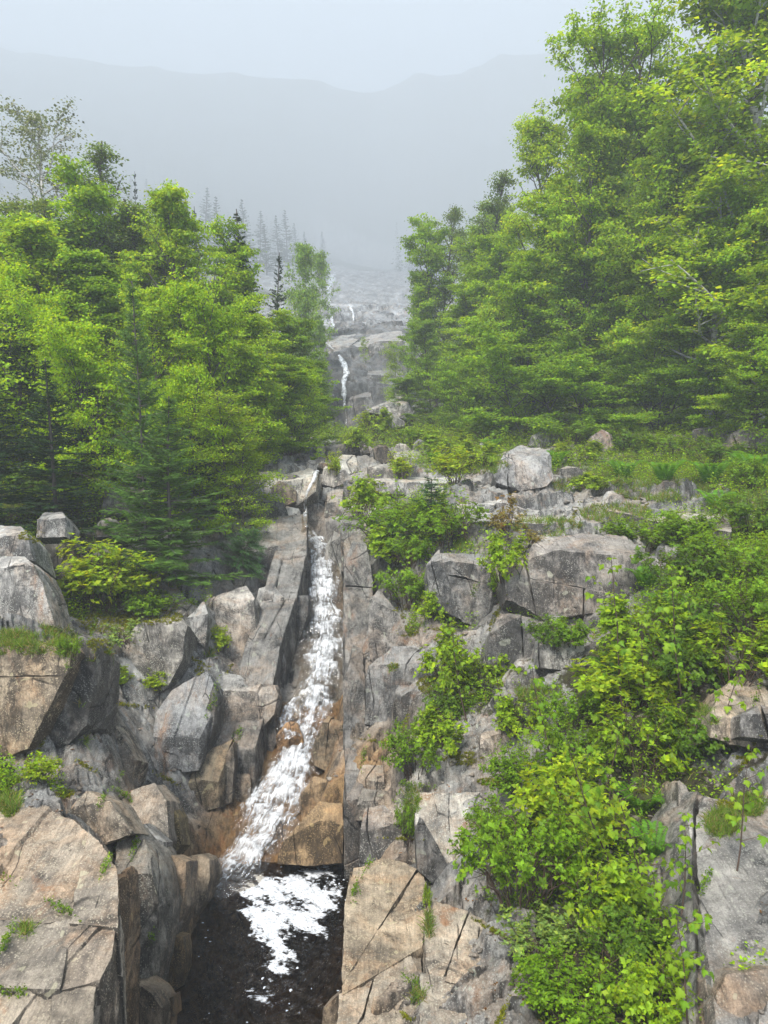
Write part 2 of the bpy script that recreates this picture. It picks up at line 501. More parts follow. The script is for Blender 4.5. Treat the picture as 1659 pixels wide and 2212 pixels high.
# survey grid for ray hits
_GY = 3.0 * 1.012 ** np.arange(0, 400)
def hit(sx, sy, lo=4.0, hi=1320.0):
    """where a sight line meets the ground (position)"""
    d = ray(sx, sy); d = d / d[1]
    Y = lo * 1.006 ** np.arange(0, int(math.log(hi / lo) / math.log(1.006)))
    Pt = d[None] * Y[:, None]
    h = base_h(Pt[:, 0], Pt[:, 1])
    m = np.where(Pt[:, 2] <= h)[0]
    return Pt[m[0]] if len(m) else Pt[-1]

# ------------------------------------------------------------------ ground mesh
def build_ground():
    tx = np.concatenate([-np.geomspace(6.0, 0.62, 26)[:-1], np.arange(-0.62, 0.6201, 0.0036), np.geomspace(0.62, 6.0, 26)[1:]])
    ys = [3.4]
    while ys[-1] < 1310:
        Y = ys[-1]
        ys.append(Y * (1.0 + (0.012 if Y < 5.5 else 0.0046 if Y < 34 else 0.006 if Y < 52 else 0.0036 if Y < 95 else 0.006 if Y < 130 else 0.014)))
    ys = np.array(ys)
    X = tx[None, :] * ys[:, None]
    X = np.clip(X, -850, 850)
    Yg = np.repeat(ys[:, None], len(tx), 1)
    # flatten the wings so that the sheet stays a sheet
    Z, so, nw = full_h(X, Yg, True)
    lo = base_h(np.array([X.min()]), np.array([0.0]))
    V = np.stack([X, Yg, Z], -1).reshape(-1, 3)
    nr, nc = X.shape
    idx = np.arange(nr * nc).reshape(nr, nc)
    F = np.stack([idx[:-1, :-1], idx[:-1, 1:], idx[1:, 1:], idx[1:, :-1]], -1).reshape(-1, 4)
    # drop collapsed quads at the clipped wings
    keep = np.abs(V[F[:, 0], 0] - V[F[:, 1], 0]) > 1e-6
    keep |= np.abs(V[F[:, 3], 0] - V[F[:, 2], 0]) > 1e-6
    F = F[keep]
    t = np.ones((nr, nc, 4))
    nz1 = fbm(np.stack([X, Yg, Z], -1) * 0.5, 3, 40)
    dp = np.where(in_poly(X, Yg, POOLP), 0, poly_dist(X, Yg, POOLP))
    org = np.maximum(nw, 1 - sstep(0.15, 1.6, dp + nz1 * 0.5))
    org = org * (Yg < 17) + 0.10 * org * (Yg >= 17)
    t[..., :3] = (1 - org)[..., None] * 1.0 + org[..., None] * np.array([1.25, 0.82, 0.42])
    left = sstep(0.6, 1.0, (X < -1.2) & (Yg < 20)) * 1.0
    t[..., :3] *= (0.9 + 0.25 * nz1)[..., None]
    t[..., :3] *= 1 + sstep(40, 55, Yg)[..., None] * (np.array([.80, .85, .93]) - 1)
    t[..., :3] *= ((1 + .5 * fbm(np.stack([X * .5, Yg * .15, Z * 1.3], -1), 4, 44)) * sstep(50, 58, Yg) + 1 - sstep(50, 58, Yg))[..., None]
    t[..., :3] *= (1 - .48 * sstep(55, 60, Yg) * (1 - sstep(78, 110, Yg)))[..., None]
    farslab = sstep(80, 130, Yg)
    t[..., :3] *= (1 + 0.12 * farslab)[..., None]
    wet = nw * (Yg < 30)
    t[..., :3] *= (1 - .35 * wet)[..., None]
    pin_ = in_poly(X, Yg, POOLP)
    t[..., :3] = np.where(pin_[..., None], np.array([.75, .62, .36]), t[..., :3])
    t[..., 3] = so * 1.05 - 0.1
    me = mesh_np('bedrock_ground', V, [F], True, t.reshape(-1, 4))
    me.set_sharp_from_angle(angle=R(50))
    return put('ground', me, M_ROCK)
ground = build_ground()
ground['kind'] = 'structure'
# apron of ground behind and below the viewpoint
bm = bmesh.new()
xs = np.linspace(-850, 850, 170); yy = np.linspace(-30, 3.4, 12)
gx, gy = np.meshgrid(xs, yy)
gz = rbf(gx, gy) - 0.05
idx = np.arange(gx.size).reshape(gx.shape)
F = np.stack([idx[:-1, :-1], idx[:-1, 1:], idx[1:, 1:], idx[1:, :-1]], -1).reshape(-1, 4)
tt = np.ones((gx.size, 4)); tt[:, 3] = 0.9
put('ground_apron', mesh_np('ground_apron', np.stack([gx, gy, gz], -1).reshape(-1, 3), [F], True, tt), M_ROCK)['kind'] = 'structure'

# ------------------------------------------------------------------ stone blocks
def ico(sub):
    b = bmesh.new(); bmesh.ops.create_icosphere(b, subdivisions=sub, radius=1)
    V = np.array([v.co[:] for v in b.verts]); F = np.array([[v.index for v in f.verts] for f in b.faces]); b.free()
    return V / np.linalg.norm(V, axis=1)[:, None], F
ICO = {k: ico(k) for k in (3, 4, 5)}
_seed = [100]
def _hull(pts):
    b = bmesh.new()
    for v in pts: b.verts.new(v)
    r = bmesh.ops.convex_hull(b, input=b.verts)
    junk = [e for e in set(r['geom_interior'] + r['geom_unused']) if isinstance(e, bmesh.types.BMVert) and e.is_valid]
    if junk: bmesh.ops.delete(b, geom=junk, context='VERTS')
    bmesh.ops.dissolve_limit(b, angle_limit=R(4), verts=b.verts, edges=b.edges)
    return b
def _cut(b, co, no, keep_neg):
    r = bmesh.ops.bisect_plane(b, geom=b.verts[:] + b.edges[:] + b.faces[:], plane_co=co, plane_no=no, clear_outer=keep_neg, clear_inner=not keep_neg)
    ed = [e for e in r['geom_cut'] if isinstance(e, bmesh.types.BMEdge)]
    if ed: bmesh.ops.edgenet_fill(b, edges=ed)
def stone_mesh(pts, sub=4, rough=1.0, tint=(1, 1, 1), moss=0.0, p=26, cuts=4, split=None):
    """weathered bedrock: an angular hull chipped at its corners, opened along joints, each bed worn and layered"""
    _seed[0] += 1
    rg = np.random.default_rng(_seed[0])
    pts = np.asarray(pts, float)
    c = pts.mean(0); pts = c + (pts - c) * 1.06
    ext = pts.max(0) - pts.min(0); size = float(np.mean(ext)) / 2
    bs = [_hull(pts)]
    for k in range(cuts + 1):                                  # knocked off corners
        n = rg.normal(size=3); n[2] = abs(n[2]) * .8; n /= np.linalg.norm(n)
        dm = (pts - c) @ n
        _cut(bs[0], c + n * np.max(dm) * rg.uniform(.90, .985), n, True)
    ns = split if split is not None else (3 if sub >= 5 else 1)
    fam = [np.array([.88, -.30, .30]), np.array([.12, -.38, .92]), np.array([-.25, .93, .25])]
    for k in range(ns):
        n = fam[[0, 1, 0, 2, 1][k % 5]] + rg.normal(size=3) * .12; n /= np.linalg.norm(n)
        k0 = max(range(len(bs)), key=lambda q: np.ptp(np.array([v.co[:] for v in bs[q].verts]), axis=0).sum() if len(bs[q].verts) > 3 else 0)
        b = bs[k0]
        if len(b.verts) < 4: continue
        co = np.array([v.co[:] for v in b.verts]); d = co @ n
        at = co.mean(0) + n * rg.uniform(-.22, .22) * (d.max() - d.min())
        b2 = b.copy()
        g = .006 + .008 * rg.random()
        _cut(b, at - n * g, n, True); _cut(b2, at + n * g, n, False)
        sh = Vector(n) * 0 + Vector((rg.normal() * .25, -abs(rg.normal()) * .3 + .1, rg.normal() * .45)) * min(.06, .03 * size + .015)
        for v in b2.verts: v.co += sh
        bs[k0] = b; bs.append(b2)
    dist = max(4.0, float(np.linalg.norm(c)))
    tgt = max(.05, .0052 * dist, size * .055)
    Vs, Fs, o = [], [], 0
    for b in bs:
        if len(b.faces) < 4: b.free(); continue
        bmesh.ops.triangulate(b, faces=b.faces)
        for it in range(7):
            lg = [e for e in b.edges if e.calc_length() > tgt * 1.35]
            if not lg: break
            bmesh.ops.subdivide_edges(b, edges=lg, cuts=1 if it else 3, use_grid_fill=False)
            bmesh.ops.triangulate(b, faces=[f for f in b.faces if len(f.verts) > 3])
        b.normal_update()
        V = np.array([v.co[:] for v in b.verts]); N = np.array([v.normal[:] for v in b.verts])
        b.verts.index_update()
        F = np.array([[v.index for v in f.verts] for f in b.faces])
        b.free()
        s = min(size, 1.3) if dist < 40 else size
        g = V / max(.25, s)
        su = V @ np.array([.88, -.30, .30]); sv = V @ np.array([.12, -.38, .92])
        gr = np.stack([su * 7 / max(.4, s), sv * 1.6 / max(.4, s), (V @ np.array([.3, .9, .2])) * .7 / max(.4, s)], -1)
        ridg = fbm(gr, 4, 50, .6)
        n1 = fbm(g * 1.7, 3, 55); stp = (np.floor(n1 * 4) / 4)
        a = rough * s * (.022 * stp + .012 * ridg + .012 * fbm(g * 6, 4, 61, .65))
        Vs.append(V + N * a[:, None]); Fs.append(F + o); o += len(V)
    V = np.vstack(Vs); F = np.vstack(Fs)
    cols = np.ones((len(V), 4)); cols[:, :3] = tint
    cols[:, :3] *= (1 + 0.12 * vnoise(V * 1.1, 70))[:, None]
    cols[:, 3] = moss
    return V, F, cols

def unproj_block(front, top, Y0=None, lift=0.12, s=0.12, batter=0.22, thick=1.0, maxd=6.0, plane=None):
    if plane is not None:                     # a flat slab: every corner on one tilted bed
        z0, y0 = plane
        P = []
        for v in list(front) + list(top):
            d = ray(v[0], v[1]); kk = d[2] / d[1]
            Y = (z0 - s * y0) / (kk - s)
            P.append(W(v[0], v[1], Y) + np.array([0, 0, v[2] if len(v) > 2 else 0]))
        P = np.array(P)
        return np.vstack([P, P + np.array([0, .1, -thick])])
    low = max(front, key=lambda v: v[1])
    if Y0 is None: Y0 = hit(*low)[1] - lift
    P = []
    for v in front:
        Y = Y0 + batter * (low[1] - v[1]) / FPX * Y0 + (v[2] if len(v) > 2 else 0)
        P.append(W(v[0], v[1], Y))
    k0 = max(P, key=lambda q: q[2])
    for v in top:
        d = ray(v[0], v[1]); kk = d[2] / d[1]
        den = kk - s
        Y = (k0[2] - s * k0[1]) / den if den < -1e-3 else k0[1] + maxd
        Y = min(max(Y, k0[1] + 0.05), k0[1] + maxd) + (v[2] if len(v) > 2 else 0)
        P.append(W(v[0], v[1], Y))
    P = np.array(P)
    back = P + np.array([0, thick * 0.8, -thick * 0.45])
    zmin = P[:, 2].min()
    back[:, 2] = np.minimum(back[:, 2], P[:, 2] - 0.02)
    return np.vstack([P, back])

def stone(name, front, top=(), sub=4, tint=(1, 1, 1), moss=0.0, rough=1.0, label=None, cat=None, group=None, parent=None, p=110, cuts=4, **kw):
    P = unproj_block(front, list(top), **kw)
    V, F, c = stone_mesh(P, sub, rough, tint, moss, p, cuts)
    o0 = np.array([V[:, 0].mean(), V[:, 1].mean(), V[:, 2].min()])
    me = mesh_np(name, V - o0, [F], True, c)
    me.set_sharp_from_angle(angle=R(28))
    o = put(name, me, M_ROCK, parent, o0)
    if label: tag(o, label, cat, group)
    return o
# ------------------------------------------------------------------ the gorge's ledges (pieces of the ground) and loose boulders
G = dict(parent=ground)
TAN, GRY, DRK, BRN, PAL = (1.3, 1.12, 0.92), (1, 1, 1), (0.62, 0.62, 0.64), (1.0, 0.72, 0.48), (1.6, 1.58, 1.5)
LEDGES = [
 # (front corners, top corners, options)  -- left side, from the near slab up the gorge
 ([(-260,1985),(148,1992)], [(-260,1740),(0,1738),(75,1743),(150,1765),(186,1792),(172,1880)], dict(plane=(-5.30,5.6),s=.19,tint=TAN,sub=5,thick=1.6,cuts=0,rough=1.2)),
 ([(156,1992),(252,2000)], [(192,1800),(248,1872),(256,1930),(180,1885)], dict(plane=(-5.29,5.6),s=.19,tint=(1.28,1.12,.94),sub=5,thick=1.6,cuts=0,rough=1.2)),
 ([(-260,2130),(120,2140)], [(-260,1992),(146,1999)], dict(plane=(-5.31,5.6),s=.19,tint=(1.2,1.06,.9),sub=5,thick=1.6,cuts=0,rough=1.2)),
 ([(128,2142),(215,2120)], [(154,2000),(250,2008),(240,2070)], dict(plane=(-5.32,5.6),s=.19,tint=(1.25,1.05,.86),sub=5,thick=1.5,cuts=0,rough=1.2)),
 ([(-260,2400),(90,2400)], [(-260,2138),(118,2148)], dict(plane=(-5.36,5.6),s=.19,tint=TAN,sub=5,thick=1.5,cuts=0,rough=1.5)),
 ([(100,2400),(190,2400)], [(126,2150),(213,2130)], dict(plane=(-5.42,5.6),s=.19,tint=(1.1,.95,.78),sub=5,thick=1.5,cuts=0,rough=1.5)),
 ([(258,1900),(262,2080),(250,2260),(300,2260),(322,2040),(345,1960),(330,1890)], [(270,1790),(300,1800),(325,1850),(255,1870)], dict(Y0=9.0,s=.3,tint=(.95,.9,.82),sub=5,thick=1.4,batter=.3)),
 ([(236,1940),(258,1900),(262,2000),(255,2260),(205,2260),(215,2100)], [(252,1880)], dict(Y0=7.9,s=.3,tint=BRN,sub=5,thick=.8,batter=.25,cuts=1)),
 ([(350,1880),(372,1858),(400,1870),(398,1960),(360,2060),(335,2120),(305,2130),(303,2010)], [(345,1865)], dict(Y0=10.1,s=.3,tint=(1.1,.85,.62),sub=5,thick=.8,batter=.35,cuts=2)),
 ([(372,1862),(430,1850),(452,1862),(454,1890),(440,1945),(400,2020),(350,2090),(360,2000)], [], dict(Y0=11.3,s=.3,tint=(1.05,.86,.66),thick=.9,batter=.4,cuts=2)),
 ([(300,2130),(330,2150),(350,2180),(345,2260),(270,2260),(262,2130)], [], dict(Y0=8.6,tint=(1.0,.8,.6),thick=.8)),
 ([(152,1745),(260,1775),(285,1800),(200,1830)], [(190,1712),(240,1735)], dict(Y0=9.8,s=.5,tint=TAN,thick=.9)),
 ([(270,1762),(335,1785),(365,1812),(340,1865),(290,1830)], [(282,1712),(335,1695),(360,1730)], dict(Y0=11.4,s=.6,tint=(1.2,1.08,.95),thick=1)),
 ([(355,1740),(385,1760),(392,1820),(370,1850),(345,1800)], [(362,1720)], dict(Y0=11.9,tint=(.95,.75,.4),thick=.7)),
 ([(300,1790),(350,1820),(355,1880),(320,1870)], [(310,1780)], dict(Y0=10.6,tint=GRY,thick=.6)),
 ([(-120,1560),(88,1510),(140,1450),(150,1405),(60,1610),(0,1634),(-120,1650)], [(-120,1400),(0,1392),(148,1398)], dict(Y0=11.0,s=.22,tint=(1.35,1.1,.82),sub=5,thick=1,batter=.15,cuts=1,p=40)),
 ([(140,1452),(152,1400),(203,1386),(208,1405),(204,1480),(190,1560),(150,1600),(60,1612),(95,1520)], [(175,1382)], dict(Y0=11.5,s=.2,tint=(.7,.68,.66),sub=5,thick=1.2,batter=.12,cuts=1)),
 ([(60,1620),(95,1615),(92,1690),(60,1690)], [], dict(Y0=11.4,tint=(.75,.65,.55),thick=.6)),
 ([(95,1640),(150,1590),(185,1600),(170,1690),(110,1700)], [], dict(Y0=12.0,tint=GRY,thick=.8)),
 ([(150,1600),(200,1480),(240,1560),(215,1700),(165,1700)], [(190,1470)], dict(Y0=12.4,tint=(.85,.83,.8),thick=.9)),
 ([(205,1660),(245,1560),(290,1640),(270,1720),(225,1730)], [(240,1550)], dict(Y0=12.6,tint=(1.1,1.0,.88),thick=.9)),
 ([(0,1340),(60,1345),(118,1348),(92,1262),(72,1220),(0,1230)], [(0,1208),(55,1205)], dict(Y0=14.0,s=.3,tint=(1.45,1.42,1.38),thick=1.2,sub=5)),
 ([(0,1205),(72,1208),(60,1155),(0,1160)], [(0,1138),(45,1140)], dict(Y0=15.2,tint=(1.2,1.2,1.2),thick=1.2)),
 ([(82,1160),(145,1158),(142,1120),(84,1125)], [(95,1108),(135,1108)], dict(Y0=17.6,tint=(1.1,1.1,1.1),thick=1)),
 ([(105,1340),(150,1350),(160,1180),(95,1180)], [], dict(Y0=16.8,tint=(.4,.38,.32),thick=1,moss=.3)),
 ([(150,1340),(200,1340),(210,1210),(160,1200)], [], dict(Y0=17.2,tint=(.45,.42,.38),thick=1,moss=.3)),
 ([(245,1490),(300,1440),(390,1420),(395,1350),(360,1480),(290,1530),(250,1520)], [(260,1385),(300,1350),(380,1335)], dict(Y0=15.4,s=.35,tint=(1.1,1.05,.98),sub=5,thick=1.3)),
 ([(395,1420),(440,1390),(450,1330),(440,1420),(400,1470)], [(400,1340),(440,1305)], dict(Y0=16.8,s=.4,tint=GRY,thick=1.1)),
 ([(445,1400),(520,1410),(555,1370),(552,1300),(470,1330)], [(460,1290),(530,1270)], dict(Y0=17.9,s=.5,tint=(1.2,1.14,1.08),sub=5,thick=1.4)),
 ([(555,1370),(600,1330),(612,1290),(575,1300),(550,1320)], [(590,1262),(560,1270)], dict(Y0=18.6,s=.4,tint=GRY,thick=1.2)),
 ([(330,1640),(338,1590),(430,1590),(428,1655),(350,1660)], [(345,1540),(385,1480),(440,1450),(462,1480),(455,1540)], dict(Y0=14.3,s=.95,tint=(.92,.95,1.0),sub=5,thick=1.2,cuts=3)),
 ([(428,1655),(432,1590),(460,1480),(466,1500),(462,1560),(440,1650)], [], dict(Y0=14.6,tint=DRK,thick=1.0)),
 ([(455,1530),(510,1530),(540,1490),(525,1480)], [(470,1450),(520,1460)], dict(Y0=16.2,s=.5,tint=GRY,thick=1)),
 ([(520,1500),(590,1490),(592,1440),(540,1440)], [(530,1400),(600,1400)], dict(Y0=16.9,s=.5,tint=(1.05,1,.95),thick=1)),
 ([(450,1620),(530,1610),(590,1540),(596,1500),(560,1500),(480,1560)], [(480,1500),(590,1480)], dict(Y0=15.6,s=.7,tint=(1.1,1.03,.96),sub=5,thick=1.1)),
 ([(540,1680),(530,1600),(590,1530),(598,1600),(570,1670)], [], dict(Y0=15.7,tint=(.72,.7,.7),thick=1)),
 ([(415,1745),(410,1690),(470,1680),(475,1740),(440,1750)], [(420,1660),(460,1620),(500,1600)], dict(Y0=14.2,s=.7,tint=(.8,.68,.5),thick=1)),
 ([(475,1740),(470,1680),(502,1605),(506,1640),(500,1730)], [], dict(Y0=14.5,tint=(.75,.66,.56),thick=.9)),
 ([(500,1740),(505,1680),(540,1680),(545,1730)], [(530,1650)], dict(Y0=14.8,tint=(1,.85,.7),thick=.8)),
 ([(595,1560),(590,1500),(598,1440),(612,1400),(618,1440),(606,1560)], [], dict(Y0=17.2,tint=DRK,thick=.9,cuts=1)),
 ([(598,1440),(612,1370),(650,1300),(664,1290),(662,1330),(630,1430),(612,1460)], [(640,1290)], dict(Y0=18.6,tint=(.75,.75,.75),thick=1,cuts=1,sub=5)),
 ([(618,1300),(615,1260),(640,1200),(658,1190),(668,1230),(666,1300),(640,1330)], [(640,1190)], dict(Y0=20.4,tint=(.7,.7,.7),thick=1,cuts=2,sub=5)),
 ([(604,1262),(606,1235),(640,1230),(640,1262)], [], dict(Y0=20.3,tint=(.9,.9,.9),thick=.6)),
 ([(500,1255),(500,1190),(600,1180),(606,1240),(600,1258)], [(480,1170),(600,1150)], dict(Y0=20.6,s=.3,tint=(.95,.93,.9),sub=5,thick=1.5)),
 ([(380,1250),(390,1200),(500,1190),(500,1250)], [(400,1180),(480,1170)], dict(Y0=20.9,tint=(.6,.6,.6),thick=1.4)),
 ([(470,1175),(480,1140),(640,1150),(640,1180)], [(500,1105),(600,1110),(640,1125)], dict(Y0=21.9,s=.35,tint=(1.15,1.15,1.15),sub=5,thick=1.4)),
 ([(600,1200),(604,1130),(640,1110),(652,1130),(655,1200)], [(620,1095),(648,1100)], dict(Y0=22.6,s=.3,tint=(1.0,1.0,1.0),sub=5,thick=1.2)),
 ([(478,1108),(500,1085),(610,1085),(616,1105),(602,1126),(540,1120)], [(520,1065),(600,1070)], dict(Y0=22.6,s=.1,tint=(.55,.55,.56),sub=5,thick=1.2)),
 ([(505,1078),(508,1055),(560,1052),(570,1078)], [(530,1040),(565,1045)], dict(Y0=23.4,tint=(1.1,1.1,1.05),thick=1)),
 ([(565,1090),(570,1050),(620,1060),(640,1095),(620,1100)], [(560,1020),(600,1025)], dict(Y0=24.2,s=.5,tint=(1.5,1.45,1.35),thick=1.2)),
 # right bank of the flume
 ([(742,1700),(745,1480),(760,1430),(790,1500),(795,1600),(790,1690)], [(765,1400),(785,1410)], dict(Y0=14.2,tint=(.62,.61,.6),sub=5,thick=1.2,batter=.5,cuts=2)),
 ([(742,1440),(744,1220),(760,1180),(800,1240),(808,1400),(780,1440)], [(770,1170),(790,1180)], dict(Y0=17.2,tint=(.78,.76,.73),sub=5,thick=1.2,batter=.5,cuts=2)),
 ([(738,1230),(736,1130),(790,1140),(800,1225)], [(740,1100),(780,1110)], dict(Y0=20.8,tint=(.9,.9,.88),sub=5,thick=1.2)),
 ([(660,1160),(664,1090),(700,1085),(702,1150),(690,1165)], [(668,1060),(720,1062)], dict(Y0=24.7,tint=(.6,.6,.6),thick=1.2)),
 ([(700,1160),(704,1090),(738,1085),(742,1150)], [(706,1055),(740,1060)], dict(Y0=24.2,s=.3,tint=(1.1,1.1,1.08),sub=5,thick=1.2)),
 ([(700,1230),(705,1180),(738,1160),(740,1230)], [(720,1150)], dict(Y0=21.9,tint=(1.0,.98,.95),thick=.8)),
 ([(792,1560),(795,1470),(940,1430),(950,1500),(900,1550),(850,1570)], [(800,1440),(850,1400),(930,1400)], dict(Y0=14.5,s=.3,tint=(.85,.84,.84),sub=5,thick=1.3)),
 ([(800,1440),(800,1300),(860,1330),(900,1420),(880,1450)], [(820,1280)], dict(Y0=15.6,tint=(.9,.86,.82),sub=5,thick=1.2,moss=.15)),
 ([(745,1870),(742,1760),(752,1720),(790,1740),(782,1850),(760,1880)], [(770,1690),(785,1700)], dict(Y0=11.9,tint=(.62,.58,.55),thick=.8,sub=5)),
 ([(780,1870),(782,1790),(840,1780),(870,1850),(860,1880)], [(790,1750),(830,1740),(868,1780)], dict(Y0=11.2,s=.3,tint=(.95,.92,.9),thick=1,sub=5)),
 ([(770,1770),(775,1730),(850,1730),(850,1775)], [(785,1705),(845,1715)], dict(Y0=11.9,tint=(.85,.78,.7),thick=.8)),
 ([(768,1700),(772,1680),(830,1690),(832,1720),(790,1730)], [(785,1655),(828,1655)], dict(Y0=12.5,tint=(1.15,1.0,.85),thick=.7)),
 ([(745,2145),(905,2048)], [(742,2080),(745,2000),(754,1930),(768,1888),(840,1870),(912,1880),(917,1960)], dict(plane=(-6.5,7.0),s=.08,tint=(1.35,1.12,.85),sub=5,thick=1.5,cuts=0,rough=1.2)),
 ([(730,2400),(908,2400)], [(738,2160),(910,2056)], dict(plane=(-6.52,7.0),s=.08,tint=(1.5,1.32,1.1),sub=5,thick=1.5,cuts=0,rough=1.2)),
 ([(742,2100),(748,1960),(757,1890),(772,1900),(770,2000),(760,2110)], [], dict(Y0=9.5,tint=(.8,.62,.42),thick=.6,batter=.8)),
 ([(924,2110),(1120,2160)], [(920,1990),(930,1950),(1010,1975),(1090,2035)], dict(plane=(-6.25,6.7),s=.15,tint=(1.4,1.22,1.02),sub=5,thick=1.4,cuts=0,rough=1.2)),
 ([(918,2400),(1240,2400)], [(922,2118),(1118,2168),(1240,2180)], dict(plane=(-6.28,6.7),s=.15,tint=(1.3,1.2,1.05),sub=5,thick=1.4,cuts=0,rough=1.3)),
 ([(920,1850),(905,1790),(985,1850),(1040,1850),(1050,1920),(1000,1950),(955,1920)], [(900,1720),(1120,1715),(1110,1760)], dict(Y0=10.0,s=.35,tint=(1.45,1.42,1.36),sub=5,thick=1.2,batter=.8,cuts=2)),
 ([(905,1880),(902,1800),(912,1770),(985,1900),(1000,1950),(960,1930)], [], dict(Y0=10.0,tint=(.65,.64,.64),thick=.8)),
 ([(965,1710),(962,1670),(1030,1700),(1035,1715)], [(968,1655),(1025,1655)], dict(Y0=12.0,tint=(1.1,1.05,1.0),thick=.8)),
 ([(1040,1660),(1038,1600),(1080,1650),(1100,1690),(1060,1690)], [(1042,1580),(1095,1580),(1115,1630)], dict(Y0=11.9,s=.3,tint=(1.3,1.2,1.1),thick=.9)),
 ([(1078,1570),(1075,1500),(1135,1510),(1160,1560),(1110,1600)], [(1080,1490),(1140,1490)], dict(Y0=12.2,tint=(.85,.85,.88),thick=1,sub=5)),
 # outcrops in the middle
 ([(925,1225),(935,1310),(1050,1360),(1062,1300),(1055,1230),(990,1205)], [(950,1195),(1050,1195)], dict(Y0=15.7,s=.1,tint=(.8,.8,.8),sub=5,thick=1.4,moss=.1)),
 ([(1050,1430),(1060,1370),(1110,1340),(1170,1370),(1160,1440),(1080,1450)], [(1080,1330),(1150,1335)], dict(Y0=13.6,tint=(.72,.7,.68),sub=5,thick=1.2,moss=.15)),
 ([(1160,1440),(1165,1400),(1260,1410),(1240,1450)], [(1170,1370),(1250,1375)], dict(Y0=12.9,s=.4,tint=(1.5,1.45,1.4),thick=.9)),
 # slabs of the terrace
 ([(985,1048),(1212,1108),(1190,1128),(1100,1118),(1000,1122)], [(1010,1033),(1120,1046),(1205,1078)], dict(plane=(-1.66,20.5),s=.07,tint=(1.35,1.32,1.28),sub=5,thick=1,cuts=0)),
 ([(1000,1160),(1000,1110),(1090,1090),(1180,1120),(1180,1160)], [(1000,1090),(1100,1080)], dict(Y0=19.0,s=.15,tint=(1.4,1.38,1.36),sub=5,thick=1)),
 ([(795,1058),(800,1040),(990,1045),(990,1062),(900,1070)], [(810,1035),(980,1030)], dict(Y0=24.5,s=.05,tint=(1.5,1.5,1.5),sub=5,thick=1,maxd=8)),
 ([(1262,1090),(1400,1122),(1560,1150)], [(1255,1062),(1330,1052),(1440,1070),(1550,1092)], dict(plane=(-1.68,19.5),s=.06,tint=(1.2,1.15,1.08),sub=5,thick=.7,cuts=0)),
 ([(1180,1155),(1180,1130),(1320,1140),(1320,1160)], [(1190,1118),(1310,1122)], dict(Y0=17.8,s=.1,tint=(1.3,1.28,1.2),thick=.7)),
 ([(870,800),(790,770),(700,770),(690,752),(880,750)], [(700,730),(780,725),(880,730)], dict(Y0=72.5,s=.2,tint=(.85,.87,.9),sub=5,thick=5,batter=.1)),
 ([(800,765),(798,740),(870,738),(872,762)], [(810,722),(865,718)], dict(Y0=71.5,s=.15,tint=(.9,.9,.92),thick=4)),
 ([(802,800),(800,768),(880,768),(880,800)], [], dict(Y0=71,tint=(.5,.5,.5),thick=4)),
 ([(650,940),(652,870),(720,860),(735,940)], [(660,845),(720,850)], dict(Y0=60,tint=(.5,.48,.47),sub=5,thick=4)),
 ([(752,935),(755,865),(800,860),(830,930)], [(760,850),(800,845)], dict(Y0=60.5,tint=(.6,.6,.62),sub=5,thick=4)),
 ([(790,850),(795,810),(870,815),(870,860)], [(800,795),(860,795)], dict(Y0=66,tint=(.65,.66,.68),sub=5,thick=4)),
 # right front ledge across the gully
 ([(1500,2300),(1490,2100),(1470,1900),(1462,1700),(1480,1760),(1500,1900),(1530,2100),(1560,2300)], [(1475,1690),(1490,1750)], dict(Y0=6.7,tint=(.95,.88,.8),sub=5,thick=.8,batter=1.0,cuts=1)),
 ([(1560,2330),(1900,2330)], [(1530,2120),(1500,1900),(1490,1780),(1520,1722),(1600,1750),(1900,1780)], dict(Y0=5.2,s=.16,tint=(1.1,1.06,1.02),sub=5,thick=1.4,cuts=0,rough=1.3)),
 ([(1560,2300),(1555,2140),(1800,2120),(1800,2300)], [(1570,2100),(1680,2090)], dict(Y0=5.55,s=.3,tint=(1.2,1.02,.85),sub=5,thick=.8,batter=.6)),
 ([(1540,1590),(1545,1540),(1620,1560),(1800,1570),(1800,1620)], [(1560,1490),(1610,1450),(1680,1430),(1800,1430)], dict(Y0=9.6,s=.25,tint=(1.35,1.15,.95),sub=5,thick=1,cuts=2)),
]
def wall(P, lifts, out, w0, w1, tint, seed_side):
    P = [W(*q) for q in P]
    for k in range(len(P) - 1):
        a, b = P[k], P[k + 1]
        t = unit2(b - a); n = np.array([t[1], -t[0], 0]) * seed_side
        e = (b - a) * .04
        c = []
        for q, lf in ((a - e, lifts[k]), (b + e, lifts[k + 1])):
            for (o_, z_) in ((w0, -.7), (w1, -.7), (w0 + .06, lf), (w1, lf * .85 + .1)):
                c.append(q + n * o_ + np.array([0, 0, z_]))
        V, F, cc = stone_mesh(np.array(c), 5, .9, tint, 0, 60, 0, 2)
        o0 = np.array([V[:, 0].mean(), V[:, 1].mean(), V[:, 2].min()])
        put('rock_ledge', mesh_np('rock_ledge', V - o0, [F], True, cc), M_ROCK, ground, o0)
def unit2(v):
    v = np.array([v[0], v[1], 0.]); return v / np.linalg.norm(v)
wall([(665,1190,22.4),(664,1290,20.5),(645,1395,18.9),(612,1500,17.5),(592,1600,16.3),(556,1700,15.1)], [1.0,1.25,1.35,1.3,1.1,.9], 0, 0.0, .9, (.72,.71,.70), 1)#L
wall([(741,1175,22.3),(742,1300,19.8),(743,1430,17.8),(743,1560,16.1),(742,1690,14.6),(741,1800,13.6),(744,1880,12.9)], [.7,.8,.9,.95,1.0,1.2,1.4], 0, 0.0, .7, (.75,.72,.70), -1)
for fr, tp, kw in LEDGES:
    o = stone('rock_ledge', fr, tp, parent=ground, **kw)

